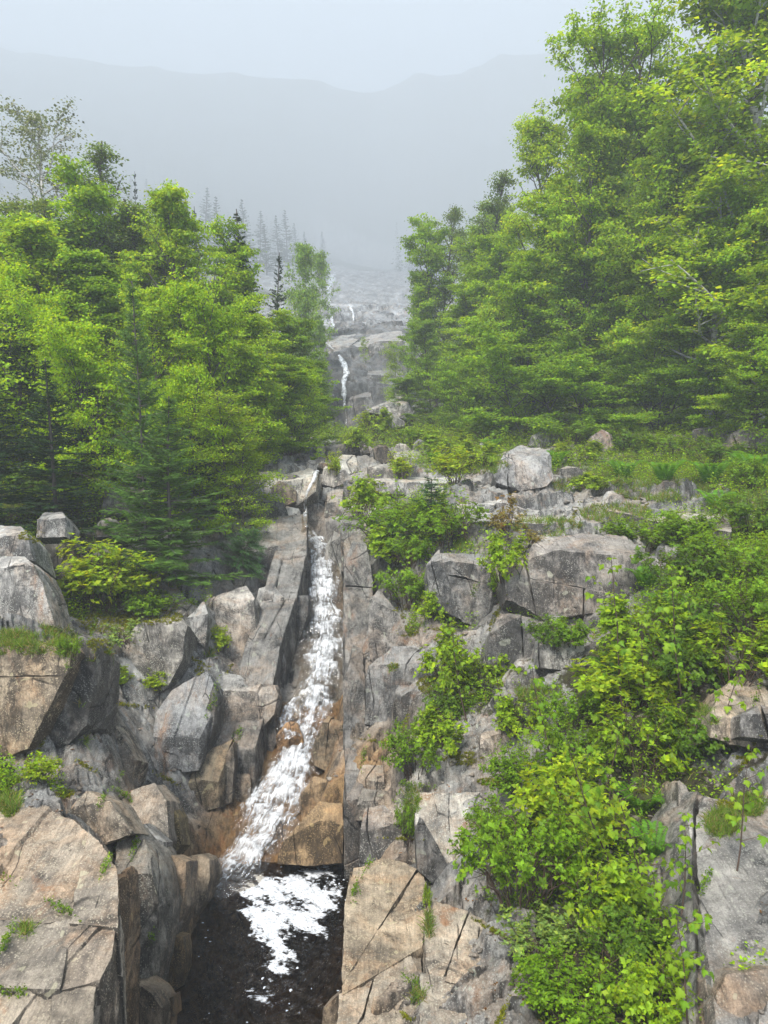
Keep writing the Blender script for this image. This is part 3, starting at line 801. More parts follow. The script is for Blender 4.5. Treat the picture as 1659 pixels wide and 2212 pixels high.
BOULDERS = [
 ("pale flat topped boulder beside the head of the flume", [(616,1080),(612,1040),(655,1050),(682,1030),(680,1060),(640,1090)], [(622,1012),(655,998),(680,1012)], dict(Y0=26.5,s=.02,tint=PAL)),
 ("large squarish grey boulder under the edge of the left wood", [(572,1000),(568,975),(630,985),(636,1000),(600,1005)], [(580,962),(610,953),(632,958)], dict(Y0=31,s=.1,tint=(1.1,1.1,1.1))),
 ("narrow grey boulder against the squarish boulder's right side", [(632,1000),(630,962),(645,962),(650,995)], [(638,955)], dict(Y0=31.3,tint=(1.15,1.12,1.1))),
 ("brown wedged boulder over the small waterfall's black gap", [(590,1088),(588,1055),(612,1042),(640,1058),(640,1082),(620,1090)], [(605,1040)], dict(Y0=25.2,tint=(.9,.75,.6))),
 ("dark rounded boulder below the flat topped boulder", [(614,1052),(620,1030),(645,1028),(665,1050),(660,1068)], [], dict(Y0=25.9,tint=DRK)),
 ("small dark boulder in the gap right of the squarish boulder", [(650,1003),(648,985),(668,985),(672,1000)], [(655,980)], dict(Y0=31,tint=DRK)),
 ("small grey stone behind the flat topped boulder", [(685,998),(684,988),(702,986),(708,996)], [(695,982)], dict(Y0=32,tint=GRY)),
 ("low brown stone right of the flume's topmost water", [(685,1010),(690,1000),(712,1003),(712,1014)], [(700,996)], dict(Y0=29.5,tint=(.9,.85,.8))),
 ("long dark slab of rock leaning under the bright shrub", [(702,995),(705,970),(770,960),(775,975),(720,998)], [(720,963),(770,955)], dict(Y0=34,tint=(.55,.53,.5),thick=.7)),
 ("thin upright rock fin beside the bright shrub", [(775,980),(776,945),(786,950),(800,978)], [], dict(Y0=33.5,tint=(.7,.65,.6),thick=.3)),
 ("dark brown pointed boulder standing above the pale rocks", [(812,1000),(808,970),(835,965),(850,990),(845,1000)], [(818,963)], dict(Y0=30.5,tint=(.5,.42,.35))),
 ("pale cracked rock below the fin", [(715,1020),(720,1000),(770,1000),(778,1015),(750,1025)], [(740,985),(765,985)], dict(Y0=28.5,s=.2,tint=PAL)),
 ("white crusted rock hump right of the flume's head", [(695,1045),(700,1015),(730,1020),(740,1045),(720,1052)], [(705,1008)], dict(Y0=27,tint=(1.6,1.5,1.4))),
 ("wide tan boulder with a dark hollow under its left end", [(798,1035),(795,1010),(850,1015),(870,1030),(830,1040)], [(810,1005),(860,1000),(880,1010)], dict(Y0=27,s=.15,tint=(1.15,1.1,1.05))),
 ("pale angular block above the wide tan boulder", [(855,1000),(852,985),(895,990),(900,1003)], [(860,978),(885,980)], dict(Y0=31,tint=(1.4,1.4,1.45))),
 ("leaning grey block right of the wide tan boulder", [(872,1030),(870,1005),(900,1008),(928,1028),(900,1036)], [(885,1000)], dict(Y0=27.6,tint=(.9,.88,.86))),
 ("cluster's dark lumpy rock under the bank of ferns", [(890,978),(895,958),(918,953),(928,972),(910,980)], [(905,950)], dict(Y0=35,tint=(.75,.75,.75))),
 ("pale split rock left of the dark lumpy rock", [(852,978),(855,962),(880,962),(890,978)], [(865,958)], dict(Y0=34,tint=(1.4,1.35,1.3))),
 ("striped grey rock right of the dark lumpy rock", [(938,975),(945,962),(968,955),(978,966),(960,976)], [], dict(Y0=34.5,tint=(1.3,1.3,1.3))),
 ("low pale stone among the ferns right of the striped rock", [(1010,985),(1015,974),(1035,972),(1040,984)], [], dict(Y0=31,tint=(1.4,1.4,1.4))),
 ("small pointed stone standing in the ferns", [(1035,970),(1037,958),(1044,956),(1048,968)], [], dict(Y0=33,tint=(1.1,1.1,1.1),sub=3)),
 ("large grey pyramid boulder at the foot of the cliff", [(790,890),(800,885),(868,868),(892,893),(880,905),(860,902)], [(812,880),(860,858),(880,870)], dict(Y0=45,tint=(1.0,1.0,1.02),thick=3,moss=.05,cuts=1)),
 ("smaller grey boulder in front of the pyramid boulder", [(832,920),(833,905),(842,898),(874,912),(872,920),(855,925)], [(850,895)], dict(Y0=42,tint=(1.0,.98,.97),thick=1.5)),
 ("big pale grey boulder alone on the grassy terrace", [(1075,1042),(1070,1016),(1098,1004),(1150,1012),(1192,1034),(1178,1052),(1125,1061)], [(1090,986),(1128,968),(1166,973),(1192,988)], dict(Y0=24.5,s=.35,tint=(1.1,1.1,1.12),sub=5,thick=1.5,cuts=8)),
 ("rounded pale boulder behind the big terrace boulder", [(1142,962),(1150,942),(1205,935),(1210,955),(1180,965)], [(1170,932),(1200,930)], dict(Y0=31.5,tint=(1.2,1.2,1.22))),
 ("reddish upright egg shaped boulder at the wood's edge", [(1278,978),(1276,945),(1300,930),(1320,940),(1330,980),(1300,985)], [], dict(Y0=28,tint=(1.0,.88,.84),moss=.1)),
 ("low brown boulder right of the big terrace boulder", [(1208,1035),(1210,1015),(1250,1012),(1265,1030),(1240,1038)], [(1225,1008)], dict(Y0=24.3,tint=(.85,.8,.75),moss=.1)),
 ("broad lichen covered boulder under the right hand trees", [(1498,952),(1500,930),(1560,925),(1590,950),(1540,960)], [(1520,922),(1560,918)], dict(Y0=28,tint=(.95,.88,.84),thick=1.2,moss=.15)),
 ("long low boulder at the right edge below the trees", [(1580,965),(1585,935),(1640,925),(1720,945),(1720,975)], [(1610,922),(1700,925)], dict(Y0=26,tint=(.9,.84,.8),thick=1.5,moss=.2)),
 ("small flat stone at the wood's edge behind the egg shaped boulder", [(1365,948),(1366,938),(1420,938),(1425,948)], [(1380,933)], dict(Y0=30,tint=(1.1,1.05,1.0))),
 ("half buried stone between egg shaped and broad boulders", [(1430,952),(1433,943),(1480,943),(1485,952)], [(1450,938)], dict(Y0=29,tint=(.95,.9,.86),moss=.2)),
 ("narrow pale stone standing in the scrub below the cliff", [(978,920),(976,908),(990,903),(994,916)], [], dict(Y0=42,tint=(1.3,1.25,1.2),sub=3)),
 ("grey round stone in the scrub below the right wood", [(1018,935),(1016,920),(1038,918),(1042,932)], [], dict(Y0=38,tint=(.95,.93,.92),sub=3)),
 ("large rough grey boulder in the middle of the shrubs", [(1105,1290),(1100,1225),(1200,1195),(1330,1205),(1400,1240),(1395,1290),(1300,1320),(1180,1335)], [(1150,1180),(1230,1160),(1340,1165),(1385,1200)], dict(Y0=14.7,s=.25,tint=(1.0,.93,.88),sub=5,thick=1.8,cuts=7,p=16)),
 ("flat lichened cap of rock above the rough grey boulder", [(1125,1200),(1130,1175),(1200,1190),(1190,1205)], [(1145,1160),(1220,1152)], dict(Y0=15.6,tint=(1.2,1.15,1.1),thick=1)),
 ("grey rock poking through shrubs at the right edge", [(1600,1590),(1605,1545),(1700,1540),(1700,1600)], [(1640,1525)], dict(Y0=9.3,tint=(.85,.82,.8))),
 ("dark boulder beneath the left spruce", [(220,1110),(225,1070),(290,1055),(295,1110)], [(250,1045)], dict(Y0=20.5,tint=(.6,.6,.6),moss=.2,thick=1.2)),
 ("mossy stone between the spruce and the dark gully", [(210,1160),(212,1130),(255,1128),(262,1160)], [(230,1118)], dict(Y0=19.3,tint=(.8,.8,.8),moss=.25)),
 ("half sunken brown rock at the pool's left edge", [(345,2120),(360,2070),(395,2030),(400,2060),(395,2130),(370,2145)], [(380,2025)], dict(Y0=10.1,tint=(.8,.58,.32),thick=.5)),
 ("small wet stone at the pool's lower left edge", [(340,2205),(345,2165),(372,2155),(376,2195)], [], dict(Y0=9.0,tint=(.7,.5,.3),thick=.4)),
 ("mossy stone under the foot of the left rock wall", [(70,1700),(60,1685),(92,1682),(96,1700)], [], dict(Y0=10.9,tint=(1.0,.85,.75),sub=3,thick=.4)),
 ("tan slab of stone under the waterline in the pool's lower right", [(690,2260),(700,2180),(735,2150),(742,2250)], [], dict(Y0=8.6,tint=(1.0,.8,.6),thick=.3)),
 ("golden wet boulder splitting the cascade", [(600,1640),(598,1590),(640,1560),(655,1600),(640,1640)], [(620,1560)], dict(Y0=15.5,tint=(1.2,.75,.4),thick=.5)),
 ("brown wet boulder right of the cascade's narrow chute", [(680,1650),(676,1610),(700,1560),(742,1560),(740,1640),(710,1665)], [(710,1545)], dict(Y0=14.9,tint=(.85,.7,.5),thick=.7)),
 ("orange ledge stone at the cascade's right foot", [(600,1862),(618,1815),(655,1792),(700,1770),(738,1785),(738,1862),(680,1866)], [(690,1735),(736,1740)], dict(Y0=12.9,s=.7,tint=(1.2,.84,.48),thick=.9,cuts=7)),
 ("upper orange ledge stone above the cascade's foot", [(655,1770),(650,1720),(700,1690),(740,1700),(740,1770)], [(680,1680)], dict(Y0=13.9,s=.5,tint=(1.15,.82,.5),thick=.8,cuts=6)),
]
for lab, fr, tp, kw in BOULDERS:
    if kw.get('Y0', 0) > 20 and 'pyramid' not in lab: kw = dict(kw, Y0=None, lift=.35)
    stone('boulder', fr, tp, label=lab, cat='rock' if 'rock' in lab and 'boulder' not in lab else 'boulder' if 'boulder' in lab else 'stone', **kw)

# ------------------------------------------------------------------ water
def water_material():
    s = NT('pool_water')
    pos = s.n('NewGeometry').outputs['Position']
    g = s.n('BsdfGlossy'); g.inputs['Roughness'].default_value = 0.04
    t = s.n('BsdfTransparent'); t.inputs['Color'].default_value = (0.40, 0.29, 0.14, 1)
    f = s.n('Fresnel'); f.inputs['IOR'].default_value = 1.38
    m = s.mapping(pos, (1, 1, 1), (0, 0, R(-35)))
    n1 = s.noise(s.mapping(m, (2.2, 7.0, 1)), 1.2, 4, 0.6, 1.2)
    n2 = s.noise(m, 16, 3, 0.5)
    nn = s.bump(n2, 0.2, 0.01, s.bump(n1, 1.0, 0.24))
    s.l(nn, g.inputs['Normal']); s.l(nn, f.inputs['Normal'])
    mx = s.n('MixShader'); s.l(s.math('ADD', f.outputs[0], 0.0), mx.inputs[0]); s.l(t.outputs[0], mx.inputs[1]); s.l(g.outputs[0], mx.inputs[2])
    s.l(mx.outputs[0], s.out.inputs['Surface'])
    return s.m
def cascade_material():
    s = NT('white_water')
    uv = s.n('UVMap', uv_map='flow').outputs['UV']
    pos = s.n('NewGeometry').outputs['Position']
    a = s.n('Attribute', attribute_name='tint').outputs['Alpha']
    st = s.noise(s.mapping(uv, (10, 1.5, 1)), 1.0, 7, 0.72, 1.3)
    st2 = s.noise(pos, 5, 6, 0.7, 0.6)
    v = s.math('ADD', s.math('MULTIPLY', st, 0.65), s.math('MULTIPLY', st2, 0.35))
    v = s.math('ADD', v, s.math('MULTIPLY', s.math('SUBTRACT', a, 0.5), 0.55))
    k = s.ramp(v, [(0.46, 0.0), (0.54, 0.45), (0.66, 0.95)])
    d = s.n('BsdfPrincipled'); s.l(s.ramp(st2, [(0.3, (0.34, 0.35, 0.36)), (0.6, (0.74, 0.76, 0.78))]), d.inputs['Base Color']); d.inputs['Roughness'].default_value = 0.35
    nn = s.bump(v, 1.0, 0.06)
    s.l(nn, d.inputs['Normal'])
    g = s.n('BsdfGlossy'); g.inputs['Roughness'].default_value = 0.12; s.l(nn, g.inputs['Normal'])
    t = s.n('BsdfTransparent'); t.inputs['Color'].default_value = (0.85, 0.8, 0.72, 1)
    m1 = s.n('MixShader'); m1.inputs[0].default_value = 0.10; s.l(t.outputs[0], m1.inputs[1]); s.l(g.outputs[0], m1.inputs[2])
    m2 = s.n('MixShader'); s.l(k, m2.inputs[0]); s.l(m1.outputs[0], m2.inputs[1]); s.l(d.outputs[0], m2.inputs[2])
    s.l(m2.outputs[0], s.out.inputs['Surface'])
    return s.m
def foam_material():
    s = NT('pool_foam')
    pos = s.n('NewGeometry').outputs['Position']
    v = s.n('TexVoronoi'); s.l(pos, v.inputs['Vector']); v.inputs['Scale'].default_value = 26
    f = s.noise(pos, 14, 4, 0.6)
    d = s.n('BsdfPrincipled'); s.l(s.ramp(f, [(0.3, (0.42, 0.44, 0.47)), (0.6, (0.70, 0.72, 0.75))]), d.inputs['Base Color']); d.inputs['Roughness'].default_value = 0.4
    s.l(s.bump(s.math('ADD', v.outputs['Distance'], f), 0.8, 0.03), d.inputs['Normal'])
    a = s.n('Attribute', attribute_name='tint').outputs['Alpha']
    lac = s.noise(s.mapping(pos, (1.0, 2.4, 1), (0, 0, R(-38))), 9, 6, 0.75, 1.0)
    t = s.n('BsdfTransparent')
    mx = s.n('MixShader'); s.l(s.ramp(s.math('ADD', a, s.math('MULTIPLY', s.math('SUBTRACT', lac, 0.5), 1.1)), [(0.26, 0.0), (0.44, 1.0)]), mx.inputs[0])
    s.l(t.outputs[0], mx.inputs[1]); s.l(d.outputs[0], mx.inputs[2])
    s.l(mx.outputs[0], s.out.inputs['Surface'])
    return s.m
M_WATER, M_CASC, M_FOAM = water_material(), cascade_material(), foam_material()

# pool surface
mn, mx = POOLP.min(0) - 0.3, POOLP.max(0) + 0.3
nx, ny = 200, 340
gx, gy = np.meshgrid(np.linspace(mn[0], mx[0], nx), np.linspace(mn[1], mx[1], ny))
_c, _s = math.cos(R(-38)), math.sin(R(-38)); _u, _v = gx * _c + gy * _s, -gx * _s + gy * _c
gz = POOL_Z + 0.012 * fbm(np.stack([gx * 2.2, gy * 2.2, gx * 0], -1), 3, 90) + 0.011 * fbm(np.stack([_u * 2.2 + .3 * gx, _v * 6.5, gx * 0], -1), 3, 91)
idx = np.arange(nx * ny).reshape(ny, nx)
F = np.stack([idx[:-1, :-1], idx[:-1, 1:], idx[1:, 1:], idx[1:, :-1]], -1).reshape(-1, 4)
ctr = (gx[:-1, :-1] + gx[1:, 1:]) / 2, (gy[:-1, :-1] + gy[1:, 1:]) / 2
ok = (in_poly(*ctr, POOLP) | (poly_dist(*ctr, POOLP) < 0.25)).ravel()
tag(put('pool_water', mesh_np('pool_water', np.stack([gx, gy, gz], -1).reshape(-1, 3), [F[ok]], True), M_WATER), kind='structure')

# floating foam: raised froth cut out of a fine grid
FO = np.array([on_z(a, b, POOL_Z)[:2] for a, b in [(560,1880),(620,1872),(700,1885),(735,1920),(722,1985),(690,2010),(640,2040),(625,2080),(600,2130),(572,2150),(560,2110),(575,2060),(545,2020),(515,1985),(530,1950),(512,1920)]])
nx, ny = 330, 420
mn, mx = POOLP.min(0), POOLP.max(0)
gx, gy = np.meshgrid(np.linspace(mn[0], mx[0], nx), np.linspace(mn[1], mx[1], ny))
sd = poly_dist(gx, gy, FO) * np.where(in_poly(gx, gy, FO), 1, -1)
ca, sa = math.cos(R(-38)), math.sin(R(-38))
u, v = gx * ca + gy * sa, -gx * sa + gy * ca
n = fbm(np.stack([u * 2.2, v * 5.5, u * 0], -1), 4, 95) 
n2 = fbm(np.stack([gx * 15, gy * 15, u * 0 + 3], -1), 3, 99)
val = np.clip(sd * 2.0, -0.9, 0.55) + n * 0.55 + n2 * 0.20
g = np.stack([gx * 9, gy * 9, gx * 0], -1)
(h1, h2, h3), eg, du, dv = cells(gx * 7, gy * 7, 12)
dot = (np.hypot(du, dv) < 0.05 + 0.12 * h2) & (h1 > 0.80) & (sd > -1.3)
mask = (val > -0.35) | dot
fcol = np.ones((nx * ny, 4)); fcol[:, 3] = np.where(dot, .8, np.clip(.14 + .66 * val, 0, .8)).ravel()
mask &= in_poly(gx, gy, POOLP)
gz = POOL_Z + 0.022 + 0.016 * np.clip(val, 0, 1) + 0.008 * n2
idx = np.arange(nx * ny).reshape(ny, nx)
F = np.stack([idx[:-1, :-1], idx[:-1, 1:], idx[1:, 1:], idx[1:, :-1]], -1).reshape(-1, 4)
ok = (mask[:-1, :-1] & mask[1:, 1:] & mask[1:, :-1] & mask[:-1, 1:]).ravel()
tag(put('pool_foam', mesh_np('pool_foam', np.stack([gx, gy, gz], -1).reshape(-1, 3), [F[ok]], True, fcol), M_FOAM), kind='stuff')

def ribbon(name, P, Wd, n_al, n_ac, bump=0.09, alpha=None, seed=0, arch=0.06, parent=None, thick=0.1, side=None):
    """a sheet of falling water along a course, frothing and uneven, with a closed skirt"""
    P = np.asarray(P, float)
    L = np.concatenate([[0], np.cumsum(np.linalg.norm(np.diff(P, axis=0), axis=1))])
    s = np.linspace(0, L[-1], n_al)
    C = np.stack([np.interp(s, L, P[:, k]) for k in range(3)], -1)
    k3 = np.array([1, 2, 3, 2, 1]) / 9.0
    if n_al > 40:
        for k in range(2):
            Cp = np.vstack([C[:1]] * 2 + [C] + [C[-1:]] * 2)
            C = sum(k3[j] * Cp[j:j + len(C)] for j in range(5))
    w = np.interp(s, L, Wd)
    al = np.interp(s, L, alpha) if alpha is not None else np.full(n_al, 0.6)
    T = np.gradient(C, axis=0); T /= np.linalg.norm(T, axis=1)[:, None] + 1e-9
    S = np.cross(T, np.array([0, -0.5, 1.0])) if side is None else np.repeat(np.array([side], float), n_al, 0)
    S[:, 2] = 0; S /= np.linalg.norm(S, axis=1)[:, None] + 1e-9
    U = np.cross(S, T); U *= np.sign(U[:, 2:3] + 1e-6); 
    t = np.linspace(-1, 1, n_ac)
    X = C[:, None, :] + S[:, None, :] * (t[None, :, None] * (w * (1 + 0.22 * vnoise(np.stack([s * 1.6, s * 0, s * 0 + seed], -1), 5)))[:, None, None])
    nn = fbm(np.stack([X[..., 0] * 2.6, X[..., 1] * 2.6, X[..., 2] * 2.6], -1), 5, 120 + seed, 0.6)
    h = arch * (1 - t[None] ** 2) + bump * nn * (1 - 0.4 * t[None] ** 2) - 0.10 * np.abs(t[None]) ** 4
    X = X + U[:, None, :] * h[..., None]
    idx = np.arange(n_al * n_ac).reshape(n_al, n_ac)
    F = np.stack([idx[:-1, :-1], idx[:-1, 1:], idx[1:, 1:], idx[1:, :-1]], -1).reshape(-1, 4)
    cols = np.ones((n_al * n_ac, 4)); A = al[:, None] * (1 - 0.75 * np.abs(t[None]) ** 2.5) + .12 * nn + 0 * nn
    cols[:, 3] = A.ravel()
    uv = np.stack([np.repeat((t[None] * w[:, None]), 1, 0), np.repeat(s[:, None], n_ac, 1)], -1).reshape(-1, 2)
    me = mesh_np(name, X.reshape(-1, 3), [F], True, cols, uv=uv)
    return put(name, me, M_CASC, parent)

AL = [.46, .55, .60, .63, .60, .60, .57, .58, .60, .6]
tag(ribbon('cascade', C3 + np.array([0, -0.05, 0.10]), CW * 1.02, 450, 44, 0.085, AL, 1), kind='structure')
side = np.array([W(632, 1612, 15.5), W(618, 1570, 16.2), W(640, 1530, 16.9), W(668, 1510, 17.2)])
tag(ribbon('side_cascade', side + np.array([0, -0.12, 0.22]), [.26, .30, .26, .2], 120, 22, 0.10, [.5, .62, .5, .5], 3), kind='structure')
# ------------------------------------------------------------------ shrubs of the ledges and the terrace
SH = [
 # proto, foot in the frame, width, height (frame units), label
 ('shrub_a',1130,1965,330,250,'broad small leaved bush hanging over the pale slab'),
 ('shrub_c',1240,1850,250,220,'dense small leaved bush behind the broad hanging bush'),
 ('shrub_a',1085,1870,180,150,'left lobe of green bush touching the pale slab'),
 ('shrub_b',1290,2010,260,190,'leafy bush in the middle of the lower right gully'),
 ('shrub_pale',1170,2090,230,120,'low bush drooping onto the tan slab at the bottom'),
 ('shrub_d',1360,2090,250,150,'darker bush deep in the lower right gully'),
 ('shrub_a',1250,2230,300,150,'bush cut by the bottom edge of the picture'),
 ('shrub_b',1420,2220,230,170,'bright bush at the bottom beside the right rock wall'),
 ('shrub_a',1140,1735,190,130,'round bush at the top of the pale slab'),
 ('shrub_a',1260,1700,190,150,'small leaved bush uphill of the round bush'),
 ('shrub_b',1390,1690,220,170,'airy bush in front of the right grassy bank'),
 ('shrub_d',1500,1640,220,150,'grey green bush left of the rust topped ledge'),
 ('shrub_b',1130,1590,130,90,'bush over the dark square block'),
 ('shrub_a',1240,1590,160,120,'bush beneath the tall maple shoots'),
 ('shrub_c',1360,1540,240,140,'pale bush behind the tall maple shoots'),
 ('shrub_d',1480,1500,240,150,'bushy thicket right of the tall maple shoots'),
 ('shrub_b',1600,1480,220,140,'bush above the rust topped ledge at the right edge'),
 ('shrub_a',1240,1395,140,70,'small bush under the large rough boulder'),
 ('shrub_d',1190,1400,120,80,'dark little bush at the rough boulder\'s lower left'),
 ('shrub_b',1400,1420,220,130,'light bush right of the large rough boulder\'s foot'),
 ('shrub_d',1520,1400,240,150,'dark thicket in the middle of the right edge'),
 ('shrub_a',1640,1380,220,160,'dense bush at the right edge above the pale bush'),
 ('shrub_d',1480,1290,230,130,'ferny thicket right of the large rough boulder'),
 ('shrub_a',1600,1270,230,140,'thicket at the right edge below the bare slab'),
 ('shrub_a',1400,1190,190,80,'round leaved bush on the large rough boulder\'s right shoulder'),
 ('shrub_a',1500,1180,200,90,'low round leaved bush below the bare slab'),
 ('shrub_d',1620,1160,200,110,'dark bush at the right end of the bare slab'),
 ('shrub_a',850,1185,230,120,'bright bush on the right bank left of the little spruce'),
 ('shrub_b',780,1120,140,90,'yellowish bush at the rim right of the small waterfall'),
 ('shrub_a',960,1180,190,120,'bush wrapped round the little spruce'),
 ('shrub_b',860,1215,150,80,'leafy bush hanging below the rim bushes'),
 ('shrub_a',880,1320,150,110,'dense green bush left of the square grey outcrop'),
 ('shrub_b',930,1340,90,70,'small bush at the square grey outcrop\'s foot'),
 ('shrub_a',890,1230,120,90,'bush growing down the cleft beside the rock wall'),
 ('shrub_b',1090,1255,120,110,'light bush between the square outcrop and the rough boulder'),
 ('shrub_red',1100,1165,95,85,'reddish leaved shrub between the slabs'),
 ('shrub_red',1140,1180,80,45,'bronze tinted low shrub behind the rough boulder'),
 ('shrub_a',1075,1300,100,80,'small bush in the gap beside the rough boulder'),
 ('shrub_b',985,1500,160,140,'yellow green bush on the mossy step'),
 ('shrub_d',960,1560,130,90,'dull bush under the mossy step'),
 ('shrub_b',1050,1500,120,90,'bush left of the dark square block'),
 ('shrub_a',900,1680,150,130,'rounded bush between the dark block and the pale slab'),
 ('shrub_b',960,1620,140,90,'sparse bush over the mossy bank'),
 ('shrub_a',880,1830,60,120,'narrow strip of bush in the crack left of the pale slab'),
 ('shrub_b',925,1960,26,60,'thin tuft of leaves low in the slab crack'),
 ('shrub_b',803,950,100,66,'bright round shrub in front of the cliff'),
 ('shrub_b',760,975,90,50,'low shrub left of the bright round shrub'),
 ('shrub_a',890,960,120,45,'low green shrub right of the bright round shrub'),
 ('shrub_b',960,985,130,55,'light shrub among the rocks of the terrace'),
 ('shrub_c',985,1045,110,80,'yellow leaved shrub on the terrace slab\'s edge'),
 ('shrub_b',1040,1010,120,60,'feathery shrub left of the big terrace boulder'),
 ('shrub_a',960,930,150,50,'scrubby shrub below the small tree by the birch'),
 ('shrub_a',1060,950,150,50,'scrubby shrub under the pale mounded tree'),
 ('shrub_b',1120,935,120,40,'sunny shrub left of the rounded pale boulder'),
 ('shrub_a',1240,960,130,55,'shrub between the pale and the egg shaped boulders'),
 ('shrub_b',1250,1000,120,50,'shrub behind the low brown boulder'),
 ('shrub_d',1350,975,120,60,'shrub right of the egg shaped boulder'),
 ('shrub_a',1450,985,150,60,'low shrub below the half buried stone'),
 ('shrub_d',1560,1010,170,70,'shrub below the lichen covered boulder'),
 ('shrub_a',1640,1060,140,80,'shrub at the right edge over the bare slab'),
 ('shrub_b',1290,1060,110,40,'small shrub right of the big terrace boulder'),
 ('shrub_c',870,1035,70,60,'upright pale shrub behind the little spruce'),
 ('shrub_c',720,1035,40,60,'slim shrub beside the flume\'s head'),
 # left side
 ('shrub_c',210,1320,190,150,'yellow green sapling bush in the dark recess on the left'),
 ('shrub_c',290,1300,150,100,'yellow green bush right of the dark recess'),
 ('shrub_pale',75,1120,95,55,'pale tufted bush on the rock above the white boulder'),
 ('shrub_a',330,1330,150,60,'low green bush on the mossy ledge under the spruce'),
 ('shrub_pale',270,1395,130,60,'silvery low bush at the mossy ledge\'s foot'),
 ('shrub_a',150,1420,60,60,'small tuft bush at the corner of the orange topped block'),
 ('shrub_pale',50,960,150,100,'pale leaved bush at the left edge under the spruces'),
 ('shrub_d',60,1080,200,80,'shaded undergrowth bush at the left edge'),
 ('shrub_d',180,1070,170,80,'shaded bush beneath the bare trunked spruce'),
 ('shrub_d',330,1090,160,90,'shaded bush right of the dark boulder'),
 ('shrub_pale',420,1060,130,110,'pale leaved bush below the birches'),
 ('shrub_c',500,1080,110,110,'bright bush leaning over the overhanging dark ledge'),
 ('shrub_c',535,1010,70,80,'small bright shrub on the left rim'),
 ('shrub_c',90,1690,80,60,'small bush in the cleft above the near left slab'),
 ('shrub_c',475,1405,55,55,'small leafy shoot on the left rock wall'),
 ('shrub_b',260,1480,70,40,'tiny shrub on the left rock wall\'s upper ledge'),
 ('shrub_c',340,1490,70,45,'sprig of leaves in the wet cleft of the left wall'),
 ('shrub_a',620,985,90,30,'low shrub behind the squarish boulder'),
 ('shrub_a',690,945,110,40,'green shrub at the foot of the cliff\'s left end'),
]
def foot(sx, sy, lo=4.0):
    d = ray(sx, sy); d = d / d[1]
    Y = lo * 1.004 ** np.arange(0, int(math.log(1320 / lo) / math.log(1.004)))
    Pt = d[None] * Y[:, None]
    m = np.where(Pt[:, 2] <= full_h(Pt[:, 0], Pt[:, 1]))[0]
    return Pt[m[0]] if len(m) else Pt[-1]
DG = None
def ledge_foot(sx, sy):
    """first thing the sight line meets: ground or a stone"""
    global DG
    if DG is None:
        DG = bpy.context.evaluated_depsgraph_get(); DG.update()
    d = Vector(ray(sx, sy)).normalized()
    ok, loc, nrm, i, ob, mt = SC.ray_cast(DG, Vector((0, 0, 0)) + d * 2, d)
    return np.array(loc) if ok else foot(sx, sy)


# young maples with big leaves: foot, top, number of leaf pairs, leaf size in metres, label
SAP = [
 ((1480,1560),(1450,1225),11,.125,'tallest leafy maple shoot beside the large rough boulder'),
 ((1350,1560),(1320,1205),9,.115,'maple shoot rising in front of the large rough boulder'),
 ((1550,1600),(1600,1440),6,.11,'maple shoot in front of the rust topped ledge'),
 ((1400,1540),(1385,1340),7,.13,'maple shoot with the biggest pale leaves'),
 ((1345,1930),(1225,1610),8,.12,'maple shoot leaning left over the dense bushes'),
 ((1400,1990),(1330,1690),10,.095,'maple shoot with a tight column of yellow green leaves'),
 ((1470,1980),(1480,1760),6,.09,'maple shoot against the right rock wall'),
 ((1440,2060),(1400,1850),7,.10,'spreading maple shoot low beside the right rock wall'),
 ((1490,2215),(1460,1960),8,.10,'maple shoot at the bottom touching the right rock wall'),
 ((1330,2240),(1290,2090),6,.09,'maple shoot at the bottom edge in the bushes'),
 ((1225,1760),(1150,1440),8,.115,'long maple shoot over the dark square block'),
 ((1010,1560),(975,1335),7,.11,'maple shoot on the mossy step by the square outcrop'),
 ((1100,1560),(1060,1420),5,.10,'small maple shoot right of the mossy step'),
 ((1085,1300),(1110,1185),6,.10,'maple shoot between the square outcrop and the rough boulder'),
 ((905,1230),(905,1120),6,.11,'maple shoot hanging below the rim bushes'),
 ((880,1300),(880,1190),6,.10,'maple shoot in the cleft beside the rock wall'),
 ((1010,1180),(995,1060),6,.10,'maple shoot right of the little spruce'),
 ((1085,1165),(1085,1070),5,.09,'bronze leaved maple shoot on the slabs'),
 ((860,1110),(855,1015),5,.10,'maple shoot left of the little spruce'),
 ((1290,1780),(1340,1560),7,.11,'maple shoot in the middle of the gully bushes'),
 ((1590,1880),(1620,1630),6,.10,'maple shoot on the mossy shelf at the right edge'),
 ((240,1330),(215,1175),8,.085,'yellow green maple sapling in the dark recess'),
 ((330,1320),(300,1215),7,.085,'low yellow green maple sapling beside the spruce\'s foot'),
 ((475,1410),(470,1365),4,.085,'little maple shoot clinging to the left rock wall'),
]
FERN = [(1200,1010,90,'fern by the big terrace boulder'),(1350,1035,100,'fern above the bare slab'),(1440,1040,110,'fern on the grassy terrace right of centre'),(1540,1045,120,'fern below the broad lichen covered boulder'),(1630,1030,130,'fern at the right edge of the terrace'),
 (1560,1110,120,'fern behind the dark bush at the slab\'s end'),(1400,1270,110,'tall fern beside the rough boulder'),(1450,1330,120,'fern in the thicket right of the rough boulder'),(1390,1760,150,'fern under the right rock wall'),(1420,1850,140,'lush fern in the shade of the right rock wall'),
 (1060,975,70,'fern among the small terrace rocks'),(940,1000,60,'fern right of the leaning grey block'),(1330,1470,120,'fern at the foot of the maple shoots'),(1500,1350,120,'fern in the dark thicket')]
